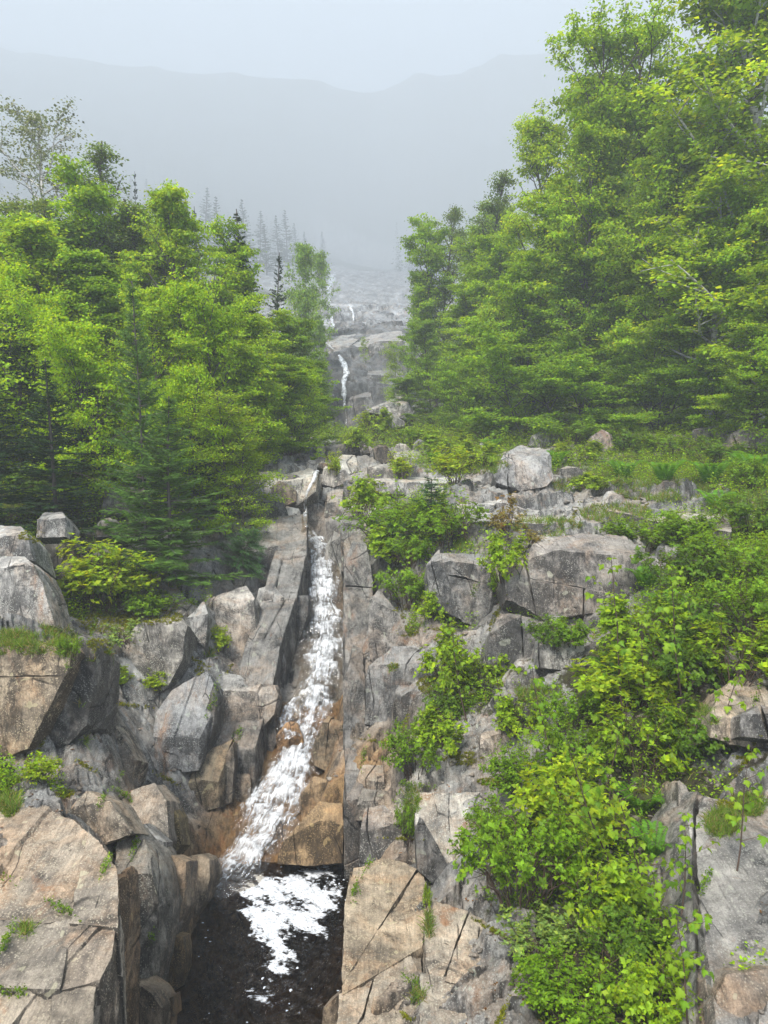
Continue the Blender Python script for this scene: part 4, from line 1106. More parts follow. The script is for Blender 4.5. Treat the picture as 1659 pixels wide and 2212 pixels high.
GRASS_ = [(90,1385,200,70),(30,1390,120,60),(20,1735,60,60),(150,1425,50,40),(1000,1180,60,30),(1180,1140,200,40),(1330,1110,200,40),(1430,1060,260,50),(1300,1040,160,40),(900,1120,60,30),(1150,1500,90,50),(940,1580,60,40),(890,1730,40,60),(925,2000,16,60),(900,2150,40,36),(55,2010,26,26),(1560,1780,90,60),(1500,1560,120,70),(1620,1740,80,50),(450,1410,40,24),(215,1420,70,30),(1050,1010,120,30),(1500,1000,240,40),(1600,1090,160,50),(1350,980,160,30),(1230,1050,90,30),(960,1470,60,40),(180,1520,20,20),(185,1600,14,16),(850,1450,24,16)]
MOSS = [(230,1345,130,46),(330,1335,130,34),(215,1400,60,40),(70,1160,60,30),(140,1715,40,20),(1080,1690,100,20),(990,1500,70,40),(880,1365,50,24),(1590,1740,80,50),(920,1480,40,40),(1000,1640,90,30),(790,1080,60,24),(905,1205,60,20),(430,1450,20,20),(850,1440,20,14)]
bpy.context.view_layer.update()
_dg = bpy.context.evaluated_depsgraph_get()
FEET = {}
def _foot(sx, sy):
    d = Vector(ray(sx, sy)).normalized()
    ok, loc, nrm, i, ob, mt = SC.ray_cast(_dg, d * 2, d)
    FEET[(sx, sy)] = np.array(loc) if ok else foot(sx, sy)
for row in SH: _foot(row[1], row[2])
for row in SAP: _foot(*row[0])
for row in FERN: _foot(row[0], row[1])
SPR = [('spruce_near',370,850,1262,330,'young green spruce growing from the mossy ledge of the left wall',.0),
 ('spruce_little',515,1125,1215,150,'small spruce hanging off the left wall',.5),('spruce_little',930,1030,1160,190,'little spruce among bushes on the right bank',0),
 ('spruce_little',300,980,1070,110,'spruce seedling under the tall bare trunked spruce',0)]
for row in SPR: _foot(row[1], row[3])
# ground points for grass, moss and low herbs, on whatever stands there
_rg = np.random.default_rng(77)
def surf(sx, sy):
    d = Vector(ray(sx, sy)).normalized()
    ok, loc, nrm, i, ob, mt = SC.ray_cast(_dg, d * 2, d)
    return (np.array(loc), np.array(nrm), ob.name) if ok else None
GRASS = [(x, y, w * .8, h) for (x, y, w, h) in GRASS_]
def scatter(patches, dens):
    out = []
    for (sx, sy, w, h) in patches:
        for k in range(int(dens * w * h / 100)):
            r, a = math.sqrt(_rg.random()), _rg.random() * 6.283
            q = surf(sx + r * math.cos(a) * w / 2, min(2300, sy + r * math.sin(a) * h / 2))
            if q is not None and q[1][2] > .25 and q[0][2] > POOL_Z + .05: out.append(q[0])
    return np.array(out)
GRASS_PTS = scatter(GRASS, 6.5)
MOSS_PTS = scatter(MOSS, 10)
# loose stones and leaf litter caught on the ledges; small plants and moss in the joints
PEB, TUFT, MOS2 = [], [], []
for k in range(5200):
    sx, sy = _rg.uniform(-60, 1720), _rg.uniform(985, 2230)
    q = surf(sx, sy)
    if q is None or q[0][2] < POOL_Z + .08: continue
    if q[1][2] > .62 and q[2] == 'ground': PEB.append(q[0])
for k in range(300):
    sx, sy = _rg.uniform(-40, 1700), _rg.uniform(1000, 2200)
    q = surf(sx, sy)
    if q is None or q[1][2] < .3 or (q[2] != 'ground' and k % 6) or q[0][2] < POOL_Z + .1: continue
    dd, _, hw = polyline_near(q[0][:1], q[0][1:2], C3, CW)
    if dd[0] < hw[0] + .25: continue
    ln, tgt = _rg.uniform(8, 34), (MOS2 if k % 3 else TUFT)
    a = _rg.choice([-1.1, -1.3, .5, 0.1])
    for j in range(int(ln * 2.2)):
        t = _rg.normal() * ln * .8; w = surf(sx + t * math.cos(a) + _rg.normal() * 3, sy + t * math.sin(a) + _rg.normal() * 2)
        if w is not None and w[1][2] > .2 and w[0][2] > POOL_Z + .05: tgt.append(w[0])
PEB, TUFT, MOS2 = np.array(PEB), np.array(TUFT), np.array(MOS2)
MOSS_PTS = np.vstack([MOSS_PTS, MOS2])
def chips(P, seed, lo, hi, squash, tint):
    rg = np.random.default_rng(seed)
    b_ = bmesh.new(); bmesh.ops.create_icosphere(b_, subdivisions=1, radius=1)
    V0 = np.array([v.co[:] for v in b_.verts]); F0 = np.array([[v.index for v in f.verts] for f in b_.faces]); b_.free()
    n = len(P); s = np.exp(rg.uniform(np.log(lo), np.log(hi), n)) * (.5 + .05 * P[:, 1])
    ax = rg.uniform(.5, 1.3, (n, 1, 3)) * np.array([1, 1, squash])
    az = rg.uniform(0, 6.28, n); c, s_ = np.cos(az), np.sin(az)
    V = V0[None] * (1 + .28 * rg.normal(size=(n, len(V0), 1)).clip(-1, 1)) * ax * s[:, None, None]
    V = np.stack([V[..., 0] * c[:, None] - V[..., 1] * s_[:, None], V[..., 0] * s_[:, None] + V[..., 1] * c[:, None], V[..., 2]], -1) + P[:, None]
    F = F0[None] + (np.arange(n) * len(V0))[:, None, None]
    C = np.ones((n, len(V0), 4)); C[..., :3] = np.array(tint) * rg.uniform(.5, 1.4, (n, 1, 1)); C[..., 3] = 0
    return V.reshape(-1, 3), F.reshape(-1, 3), C.reshape(-1, 4)
V, F, C = chips(PEB, 70, .012, .07, .5, (.95, .88, .8))
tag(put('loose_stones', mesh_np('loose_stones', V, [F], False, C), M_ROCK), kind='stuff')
CLIFF = [
 ('upper_chute', [(665,1156,.7),(660,1125,.36),(659,1100,.26),(660,1075,.22),(668,1052,.3),(678,1036,.45),(684,1018,.45)], [.5,.5,.7,.75,.65,.65,.6]),
 ('cliff_waterfall', [(748,938,.10),(748,905,.12),(745,880,.22),(743,855,.30),(742,820,.32),(750,805,.42),(742,785,.42),(732,765,.18)], [.35,.4,.5,.7,.7,.75,.75,.8]),
 ('high_waterfall', [(722,758,.15),(703,738,.25),(706,722,.25),(720,705,.3),(716,690,.22),(714,668,.2)], [.5,.6,.7,.7,.7,.8]),
 ('far_waterfall', [(712,668,.25),(711,640,.3),(712,620,.4),(717,606,.6),(720,592,.5)], [.6,.6,.75,.8,.7]),
 ('side_waterfall', [(764,695,.12),(763,678,.16),(757,660,.25)], [.6,.7,.7]),
]
for nm, pts, al in CLIFF:
    A = np.array(pts, float); m = len(pts) * 5
    tt = np.linspace(0, len(pts) - 1, m); A = np.stack([np.interp(tt, np.arange(len(pts)), A[:, k]) for k in range(3)], -1)
    al = np.interp(tt, np.arange(len(pts)), al)
    P = []
    for (a, b, w) in A:
        q = surf(a, b)[0]; P.append(q * (1 - max(.3, .008 * q[1]) / q[1]))
    P = np.array(P)
    tag(ribbon(nm, P, [w * (P[k, 1] / 70) for k, (a, b, w) in enumerate(A)], 150, 9, 0.05, al, 7, arch=0.05, side=(1, 0, 0)), kind='structure')
# ------------------------------------------------------------------ plants: builders
def unit(a):
    return a / (np.linalg.norm(a, axis=-1, keepdims=True) + 1e-9)

def tubes(paths, radii, sides=5, tipr=0.25):
    """paths: list of (n,3) arrays; radii: start radius per path -> verts, quads"""
    Vs, Fs, o = [], [], 0
    ang = np.arange(sides) * 2 * math.pi / sides
    for P, r in zip(paths, radii):
        P = np.asarray(P, float); n = len(P)
        T = unit(np.gradient(P, axis=0))
        ref = np.where(np.abs(T[:, 2:3]) > 0.9, np.array([[1., 0, 0]]), np.array([[0, 0, 1.]]))
        A = unit(np.cross(T, ref)); B = np.cross(T, A)
        rr = r * np.linspace(1, tipr, n)
        ring = P[:, None] + rr[:, None, None] * (np.cos(ang)[None, :, None] * A[:, None] + np.sin(ang)[None, :, None] * B[:, None])
        Vs.append(ring.reshape(-1, 3))
        i = np.arange(n * sides).reshape(n, sides)
        j = np.roll(i, -1, axis=1)
        Fs.append(np.stack([i[:-1], j[:-1], j[1:], i[1:]], -1).reshape(-1, 4) + o)
        o += n * sides
    return np.vstack(Vs), np.vstack(Fs)

def kites(base, dirn, nrm, L, Wd, col, fold=0.18, tipcol=None):
    """folded leaf blades: one quad each"""
    n = len(base)
    s = unit(np.cross(nrm, dirn)); nn = np.cross(dirn, s)
    L = L[:, None]; Wd = Wd[:, None]
    a = base
    b = base + dirn * L * 0.45 + s * Wd * 0.5 + nn * Wd * fold
    c = base + dirn * L
    d = base + dirn * L * 0.45 - s * Wd * 0.5 + nn * Wd * fold
    V = np.stack([a, b, c, d], 1).reshape(-1, 3)
    F = np.arange(n * 4).reshape(n, 4)
    C = np.repeat(col[:, None, :], 4, 1)
    if tipcol is not None: C[:, 2] = tipcol
    return V, F, C.reshape(-1, 3)

def leaf_cols(n, base, rg, var=0.22, yellow=0.15, clump=None):
    c = np.repeat(np.array(base, float)[None], n, 0)
    k = 1 + var * rg.normal(size=n).clip(-2, 2)
    if clump is not None: k = k * clump
    c *= k[:, None]
    y = (rg.random(n) < yellow)
    c[y] *= np.array([1.45, 1.2, 0.9])
    return c.clip(0.004, 0.6)

def branch_path(p0, d0, L, n, rg, up=0.0, wob=0.12):
    P = [p0]; d = np.array(d0, float)
    for k in range(n):
        d = d + np.array([0, 0, up / n]) + rg.normal(size=3) * wob
        d /= np.linalg.norm(d)
        P.append(P[-1] + d * L / n)
    return np.array(P)

def broadleaf(seed, H=10., Rr=2.8, cb=0.12, nleaf=20000, leaf=0.13, col=(.1, .2, .02), clump_r=0.34, lean=0.0, limbs=30, spread=1.0, top=1.0, prof='round', yellow=.15, trunks=1, droop=.35, flat=.30, trunk_r=.011):
    rg = np.random.default_rng(seed)
    paths, radii, anc, anw = [], [], [], []
    for tk in range(trunks):
        a0 = rg.uniform(0, 6.28)
        b0 = np.array([math.cos(a0), math.sin(a0), 0]) * (0.12 if trunks > 1 else 0)
        T = branch_path(b0, (lean + (0.25 * b0[0] / .12 if trunks > 1 else 0), 0.25 * b0[1] / .12 if trunks > 1 else 0, 1), H * 0.95, 12, rg, 0.15, 0.045)
        paths.append(T); radii.append(H * trunk_r / trunks**.5)
        nl = limbs // trunks
        for k in range(nl):
            h = cb + (0.96 - cb) * ((k + rg.uniform(0, .9)) / nl)
            i = h * 12; i0 = min(int(i), 11); p0 = T[i0] + (T[i0 + 1] - T[i0]) * (i - i0)
            az = k * 2.4 + rg.uniform(-.4, .4) + tk * 1.3
            hn = (h - cb) / (1 - cb)
            if prof == 'round': pr = math.sin(min(1, (hn * 0.80 + 0.22)) * math.pi) ** 0.55
            elif prof == 'cone': pr = (1 - hn) ** 0.75 + 0.08
            else: pr = 0.45 + 0.6 * hn if hn < .75 else 1.9 * (1 - hn) + .42
            Ll = Rr * pr * rg.uniform(.6, 1.25) * spread
            el = rg.uniform(.15, .5) + hn * 0.9
            d = np.array([math.cos(az) * math.cos(el), math.sin(az) * math.cos(el), math.sin(el)])
            B = branch_path(p0, d, Ll, 6, rg, rg.uniform(-.1, .35), .10)
            paths.append(B); radii.append(max(.012, H * trunk_r * .55 * (1 - h * .6)))
            ns = 6
            for q in range(ns):
                t = 0.3 + 0.7 * (q + rg.random() * .8) / ns
                j = min(int(t * 6), 5)
                sp = B[j] + (B[j + 1] - B[j]) * (t * 6 - j)
                sd = unit(B[j + 1] - B[j]) * .6 + rg.normal(size=3) * np.array([.8, .8, .35])
                sd /= np.linalg.norm(sd)
                S = branch_path(sp, sd, Ll * rg.uniform(.22, .42) * (1.25 - .5 * t) + .15, 3, rg, .12, .12)
                paths.append(S); radii.append(max(.007, H * trunk_r * .17))
                for a in S[1:]:
                    anc.append(a); anw.append(1.0)
            anc.append(B[-1]); anw.append(1.0); anc.append(B[-2]); anw.append(.8)
    anc = np.array(anc); anw = np.array(anw)
    anc_c = 1 + 0.22 * rg.normal(size=len(anc)).clip(-1.6, 1.6)
    anw = anw * (vnoise(anc * .9, seed) * .9 + .75).clip(.05, 2)
    which = rg.choice(len(anc), nleaf, p=anw / anw.sum())
    off = rg.normal(size=(nleaf, 3)) * np.array([1, 1, flat]) * clump_r * .62
    base = anc[which] + off
    out = base.copy(); out[:, 2] = 0
    d = unit(unit(out) * .5 + rg.normal(size=(nleaf, 3)) * np.array([.7, .7, .3]) + np.array([0, 0, -droop]))
    nr = unit(rg.normal(size=(nleaf, 3)) * .45 + np.array([0, 0, 1.0]))
    L = leaf * rg.uniform(.65, 1.25, nleaf)
    V, F, C = kites(base, d, nr, L, L * rg.uniform(.6, .85, nleaf), leaf_cols(nleaf, col, rg, yellow=yellow, clump=anc_c[which]))
    crown = mesh_np('crown', V, [F], False, C, 'leafc')
    crown.materials.append(M_LEAF)
    TV, TF = tubes(paths, radii)
    trunk = mesh_np('trunk', TV, [TF], True)
    return dict(H=H, R=Rr, trunk=trunk, crown=crown)

def spruce(seed, H=10., Rr=2.2, zb=.08, dens=1.0, col=(.035, .075, .022), tip=(.10, .2, .04), blade=.055, gap=.28, bare=0., power=.85):
    rg = np.random.default_rng(seed)
    paths = [branch_path(np.zeros(3), (0, 0, 1), H, 12, rg, .2, .012)]; radii = [H * .011]
    T = paths[0]
    B0, D0, L0, K0 = [], [], [], []
    z = zb * H
    while z < H * .985:
        hn = (z - zb * H) / (H * (1 - zb))
        rl = Rr * max(.05, (1 - hn)) ** power
        nb = int(rg.integers(5, 8))
        i = z / H * 12; i0 = min(int(i), 11); p0 = T[i0] + (T[i0 + 1] - T[i0]) * (i - i0)
        for k in range(nb):
            if rg.random() < bare: continue
            az = rg.uniform(0, 6.28)
            L = rl * rg.uniform(.6, 1.15)
            el = .25 - .35 * (1 - hn)
            d = np.array([math.cos(az) * math.cos(el), math.sin(az) * math.cos(el), math.sin(el)])
            n = 6
            B = branch_path(p0 + np.array([0, 0, rg.uniform(-.1, .1)]), d, L, n, rg, .22, .05)
            paths.append(B); radii.append(.006 + L * .006)
            side = unit(np.cross(d, np.array([0, 0, 1.])))
            nt_ = max(3, int(L / .085 * dens))
            for q in range(nt_):
                t = .12 + .88 * (q + rg.random()) / nt_
                j = min(int(t * n), n - 1)
                sp = B[j] + (B[j + 1] - B[j]) * (t * n - j)
                for sg in (-1, 1):
                    dd = unit(unit(B[j + 1] - B[j]) * .75 + side * sg * .8 + rg.normal(size=3) * .12 + np.array([0, 0, -.12]))
                    l = (L * .26 * (1 - t * .72) + .08) * rg.uniform(.6, 1.1)
                    B0.append(sp); D0.append(dd); L0.append(l); K0.append(t)
        z += gap * rg.uniform(.75, 1.25) * (1 - .45 * hn) * H / 10
    B0, D0, L0, K0 = map(np.array, (B0, D0, L0, K0))
    n = len(B0)
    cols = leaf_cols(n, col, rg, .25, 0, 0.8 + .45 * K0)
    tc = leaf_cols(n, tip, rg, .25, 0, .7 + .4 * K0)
    Vs, Fs, Cs, o = [], [], [], 0
    for (nz, wf) in ((np.array([0, 0, 1.]), 1.0), (None, .8)):
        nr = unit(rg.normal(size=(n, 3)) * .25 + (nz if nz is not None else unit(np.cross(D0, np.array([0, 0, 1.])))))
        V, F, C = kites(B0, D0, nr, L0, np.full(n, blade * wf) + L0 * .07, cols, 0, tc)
        Vs.append(V); Fs.append(F + o); Cs.append(C); o += len(V)
    # little needle tufts off each twig
    m = rg.integers(0, n, int(n * 2.2)); t = rg.random(len(m))
    b = B0[m] + D0[m] * (L0[m] * t)[:, None]
    dd = unit(D0[m] * .7 + rg.normal(size=(len(m), 3)) * .6)
    V, F, C = kites(b, dd, unit(rg.normal(size=(len(m), 3)) + np.array([0, 0, 1.])), np.full(len(m), .10) * rg.uniform(.6, 1.3, len(m)), np.full(len(m), blade * .5), cols[m], 0, tc[m])
    Vs.append(V); Fs.append(F + o); Cs.append(C)
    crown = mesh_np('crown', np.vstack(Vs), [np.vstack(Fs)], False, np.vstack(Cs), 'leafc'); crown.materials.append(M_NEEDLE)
    TV, TF = tubes(paths, radii, 4)
    return dict(H=H, R=Rr, trunk=mesh_np('trunk', TV, [TF], True), crown=crown)

def shrub(seed, H=1., Rr=.7, stems=26, nleaf=3500, leaf=.04, col=(.09, .2, .02), rosette=5, yellow=.12, wide=.75, arch=.3, up=.5, twigs=5):
    rg = np.random.default_rng(seed)
    paths, radii, tips, td = [], [], [], []
    for k in range(stems):
        az = rg.uniform(0, 6.28); rr = math.sqrt(rg.random())
        end = np.array([math.cos(az) * Rr * rr, math.sin(az) * Rr * rr, H * (1 - .55 * rr**2) * rg.uniform(.72, 1.1)])
        st = np.array([end[0] * .3, end[1] * .3, 0])
        n = 6
        t = np.linspace(0, 1, n + 1)[:, None]
        P = st + (end - st) * t + np.array([0, 0, 1]) * (np.sin(t * math.pi) * arch * H * rr * .4) + rg.normal(size=(n + 1, 3)) * .02 * H
        P[0] = st
        paths.append(P); radii.append(.004 + .006 * H)
        for q in range(twigs):
            tt = rg.uniform(.25, .95) * n; j = min(int(tt), n - 1)
            sp = P[j] + (P[j + 1] - P[j]) * (tt - j)
            sd = unit(unit(P[j + 1] - P[j]) * .6 + rg.normal(size=3) * .6 + np.array([0, 0, up * .4]))
            S = branch_path(sp, sd, H * rg.uniform(.12, .3), 3, rg, up, .08)
            paths.append(S); radii.append(.002 + .003 * H)
            for a in range(1, 4): tips.append(S[a]); td.append(unit(S[a] - S[a - 1]))
        for a in range(3, n + 1): tips.append(P[a]); td.append(unit(P[a] - P[a - 1]))
    tips, td = np.array(tips), np.array(td)
    nr_ = nleaf // rosette
    tw = (vnoise(tips * 3.2 / max(H, Rr), seed) + .55).clip(.02, 2); w = rg.choice(len(tips), nr_, p=tw / tw.sum())
    c0 = tips[w] + rg.normal(size=(nr_, 3)) * leaf * .9
    cc = 1 + .2 * rg.normal(size=nr_).clip(-1.5, 1.5)
    hz = (c0[:, 2] / H).clip(0, 1)
    ids = np.repeat(np.arange(nr_), rosette)
    az = np.tile(np.arange(rosette) * 6.283 / rosette, nr_) + rg.uniform(0, 6.28, nr_)[ids] + rg.normal(size=len(ids)) * .2
    ax = unit(td[w][ids] + np.array([0, 0, .6]))
    s1 = unit(np.cross(ax, np.array([.3, .9, .1]))); s2 = np.cross(ax, s1)
    d = unit(np.cos(az)[:, None] * s1 + np.sin(az)[:, None] * s2 + ax * rg.uniform(-.1, .6, len(ids))[:, None])
    L = leaf * rg.uniform(.45, 1.35, len(ids)) * (1 + .35 * rg.normal(size=nr_).clip(-1, 1.5))[ids]
    V, F, C = kites(c0[ids], d, unit(ax + rg.normal(size=(len(ids), 3)) * .25), L, L * rg.uniform(.5, .7, len(ids)), leaf_cols(len(ids), col, rg, yellow=yellow, clump=cc[ids]))
    me = mesh_np('foliage', V, [F], False, C, 'leafc'); me.materials.append(M_LEAF)
    TV, TF = tubes(paths, radii, 4)
    tm = mesh_np('stems', TV, [TF], True); tm.materials.append(M_TWIG)
    return dict(H=H, R=Rr, trunk=tm, crown=me)

def maple_leaf_mesh(seed, size=.11, col=(.13, .3, .02)):
    """five lobed leaf, creased along its midribs and drooping at the tip"""
    rg = np.random.default_rng(seed)
    pts = [(0, 0), (.16, -.06), (.30, .02), (.44, .0), (.38, .16), (.58, .30), (.42, .36), (.40, .46), (.22, .46), (.26, .66), (.16, .70), (0, 1.0)]
    out = pts + [(-x, y) for x, y in reversed(pts[1:-1])]
    P = np.array(out, float) * (1 + rg.normal(size=(len(out), 1)) * .05)
    z = -0.38 * (P[:, 1].clip(0, 1)) ** 2 - .35 * np.abs(P[:, 0]) ** 1.4 + rg.normal(size=len(P)) * .03
    mid = np.array([[0, .35]]); mz = np.array([.02])
    V = np.vstack([np.column_stack([P, z]), [[0, .35, .03]]]) * size
    n = len(P)
    F = np.array([[i, (i + 1) % n, n] for i in range(n)])
    c = np.array(col) * (1 + rg.normal() * .15)
    C = np.repeat(c[None], len(V), 0); C[-1] *= 1.15
    me = mesh_np('leaf', V, [F], False, C.clip(.004, .7), 'leafc'); me.materials.append(M_LEAF)
    return me

def place_plant(name, proto, pos, h, w, rotz, label, cat, group=None, bark=None, parts=('trunk', 'crown'), tilt=0):
    r = bpy.data.objects.new(name, None)
    COL.objects.link(r)
    r.empty_display_size = .2
    r.location = pos
    r.rotation_euler = (tilt, 0, rotz)
    k = h / proto['H']; kw = w / (2 * proto['R'])
    r.scale = (kw, kw, k)
    tag(r, label, cat, group)
    for key, nm in (('trunk', parts[0]), ('crown', parts[1])):
        me = proto[key]
        o = bpy.data.objects.new(nm, me); COL.objects.link(o); o.parent = r
        if key == 'trunk' and bark is not None:
            if not me.materials: me.materials.append(M_BARK)
            o.material_slots[0].link = 'OBJECT'; o.material_slots[0].material = bark
    return r

# ------------------------------------------------------------------ prototypes
BR, MID, DKG, GRYL = (.225, .385, .020), (.155, .29, .018), (.05, .115, .015), (.125, .17, .10)
PT = {
 'edge': broadleaf(31, 6, 2.2, .04, 22000, .10, (.22, .39, .011), .24, limbs=40, trunks=2, prof='round', yellow=.25, droop=.4),
 'maple_a': broadleaf(1, 10, 2.6, .10, 30000, .135, MID, .30, limbs=34),
 'maple_b': broadleaf(2, 10, 2.6, .08, 30000, .13, BR, .28, limbs=36, yellow=.25),
 'maple_c': broadleaf(3, 10, 2.6, .12, 26000, .14, (.20, .36, .014), .30, limbs=30, prof='vase'),
 'tall_a': broadleaf(4, 16, 3.6, .22, 26000, .15, (.21, .37, .014), .36, limbs=34, prof='vase', trunk_r=.009),
 'tall_b': broadleaf(5, 16, 3.4, .18, 28000, .145, (.25, .41, .016), .34, limbs=38, trunk_r=.009),
 'sparse': broadleaf(6, 13, 2.6, .30, 7500, .11, GRYL, .34, limbs=26, prof='vase', yellow=.06),
 'sparse_green': broadleaf(7, 12, 2.4, .25, 11000, .11, (.11, .19, .05), .34, limbs=28, prof='cone', yellow=.25),
 'birch': broadleaf(8, 6, 1.4, .15, 10000, .075, (.20, .33, .015), .26, limbs=26, prof='round', yellow=.2),
 'mound': broadleaf(9, 5, 2.6, .05, 24000, .12, (.18, .33, .015), .28, limbs=34, trunks=3, spread=1.1, droop=.55),
 'mist': broadleaf(10, 10, 2.6, .15, 8000, .22, MID, .5, limbs=24),
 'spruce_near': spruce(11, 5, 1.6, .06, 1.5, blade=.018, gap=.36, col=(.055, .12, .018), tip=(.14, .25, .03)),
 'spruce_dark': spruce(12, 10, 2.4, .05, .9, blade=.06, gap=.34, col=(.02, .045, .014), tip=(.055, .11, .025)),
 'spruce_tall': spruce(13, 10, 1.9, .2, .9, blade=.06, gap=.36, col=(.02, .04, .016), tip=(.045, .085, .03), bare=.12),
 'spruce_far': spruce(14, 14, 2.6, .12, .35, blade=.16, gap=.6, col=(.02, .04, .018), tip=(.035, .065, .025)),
 'spruce_little': spruce(15, 2, .8, .03, 2.0, blade=.022, gap=.9, col=(.03, .07, .02), tip=(.07, .16, .03)),
 'shrub_a': shrub(21, 1, .75, 30, 9000, .037, (.14, .26, .011)),
 'shrub_b': shrub(22, 1, .7, 26, 4600, .058, (.19, .31, .012), yellow=.2),
 'shrub_c': shrub(23, 1, .6, 22, 3200, .066, (.23, .35, .014), rosette=4, yellow=.3, up=.8),
 'shrub_d': shrub(24, 1, .8, 28, 4600, .05, (.10, .19, .014), up=.3),
 'shrub_red': shrub(25, 1, .55, 20, 1500, .055, (.17, .16, .04), rosette=4, yellow=.4),
 'shrub_pale': shrub(26, 1, .7, 24, 3200, .052, (.17, .27, .06), yellow=.35),
}

def tree_at(name, proto, sx, sy_top, Y, wS, label, cat='tree', bark=None, group=None, rot=None, sink=.15, base=None):
    if base is not None:                      # base point given in the frame: the plant's foot is seen
        b = hit(*base) if not isinstance(base, (int, float)) else None
        Y = b[1] if Y is None else Y
        top = W(sx, sy_top, Y)
        X = b[0] if abs(sx - base[0]) > 40 else top[0]
    else:
        top = W(sx, sy_top, Y); X = top[0]
    z = float(full_h(np.array([X]), np.array([Y]))[0])
    z = min(z, float(base_h(np.array([X]), np.array([Y]))[0])) - sink
    h = max(top[2] - z, .3) * 1.07
    w = wS / FPX * Y
    return place_plant(name, PT[proto], (X, Y, z), h, w, rot if rot is not None else random.uniform(0, 6.28), label, cat, group, bark or M_BARK, ('trunk', 'crown') if cat == 'tree' else ('stems', 'foliage'))

LEFT = [
 ('broadleaf_tree','sparse',45,190,35,240,'tall grey leaved tree at the top left with thin airy crown',M_BIRCH),
 ('broadleaf_tree','sparse_green',195,335,33,190,'thin crowned pale tree right of the tall grey leaved tree',M_BARK),
 ('broadleaf_tree','sparse_green',110,395,31,190,'loose green tree low under the tall grey leaved tree',M_BARK),
 ('broadleaf_tree','maple_a',15,470,27,300,'leafy mid green tree at the left edge above the dark spruces',M_BARK),
 ('broadleaf_tree','maple_b',130,520,26,250,'light green tree over the dark spruces near the left edge',M_BARK),
 ('broadleaf_tree','maple_a',235,560,25,230,'dense green tree right of the light green tree on the left slope',M_BARK),
 ('broadleaf_tree','sparse_green',310,465,31,210,'grey green arching tree with dark forked branches on the left slope',M_BARK),
 ('broadleaf_tree','maple_b',410,445,28.5,190,'tallest bright green tree in the left wood with spiky top shoots',M_BARK),
 ('broadleaf_tree','maple_b',480,600,30,170,'bright green round tree in front of the dark spruce spire',M_BARK),
 ('broadleaf_tree','maple_b',552,668,33,140,'bright green tree just below the dark spruce spire',M_BARK),
 ('broadleaf_tree','maple_a',612,690,34,130,'mid green tree on the left wood\'s outer slope towards the cliff',M_BARK),
 ('broadleaf_tree','maple_a',648,780,33,120,'rounded green tree at the left wood\'s lowest right corner',M_BARK),
 ('broadleaf_tree','maple_c',585,800,29,150,'green tree with horizontal sprays above the squarish boulder',M_BARK),
 ('broadleaf_tree','maple_b',505,700,27,170,'bright green tree in the middle of the left wood\'s right half',M_BARK),
 ('broadleaf_tree','maple_a',430,680,25.5,190,'deep green tree in the heart of the left wood',M_BARK),
 ('broadleaf_tree','maple_b',330,640,23.5,180,'yellow green tree beside the tall near spruce on the left',M_BARK),
 ('spruce_tree','spruce_tall',533,492,31,170,'dark spruce spire standing out against the mist',M_BARK),
 ('spruce_tree','spruce_tall',590,575,35,110,'shorter dark spruce right of the dark spire',M_BARK),
 ('spruce_tree','spruce_tall',432,478,43,80,'dark spruce top behind the tallest bright green tree',M_BARK),
 ('spruce_tree','spruce_far',292,402,66,60,'misty spruce top left of the wood\'s highest bright tree',M_BARK),
 ('spruce_tree','spruce_dark',30,690,23,330,'dark spruce filling the left edge of the picture',M_BARK),
 ('spruce_tree','spruce_dark',170,760,22.5,240,'dark spruce second from the left edge',M_BARK),
 ('spruce_tree','spruce_dark',-60,760,18.5,300,'darkest low spruce at the left edge',M_BARK),
 ('spruce_tree','spruce_dark',110,800,19.5,230,'low dark spruce between the two big dark ones',M_BARK),
 ('spruce_tree','spruce_near',300,650,19,230,'tall green spruce with a bare lower trunk on the left',M_BARK),
 ('spruce_tree','spruce_dark',420,830,22,170,'dark spruce behind the birches of the left rim',M_BARK),
 ('broadleaf_tree','birch',470,860,22,170,'slender pale leaved birch over the left rock rim',M_BARK),
 ('broadleaf_tree','birch',530,945,21.5,120,'small bright birch leaning over the left rock ledge',M_BARK),
 ('broadleaf_tree','mist',645,540,64,90,'misty broadleaf tree beyond the left wood above the falls',M_BIRCH),
 ('broadleaf_tree','mist',690,548,78,70,'pale misty tree beside the far waterfall',M_BIRCH),
 ('broadleaf_tree','mist',660,630,60,90,'brownish thin tree over the left side of the cliff',M_BIRCH),
 ('broadleaf_tree','maple_a',700,700,60,50,'small green tree at the left side of the high waterfall',M_BIRCH),
 ('broadleaf_tree','maple_a',640,700,50,110,'shaded tree between the left wood and the cliff',M_BARK),
 ('broadleaf_tree','maple_a',672,790,54,70,'dim green tree at the cliff\'s lower left',M_BARK),
]
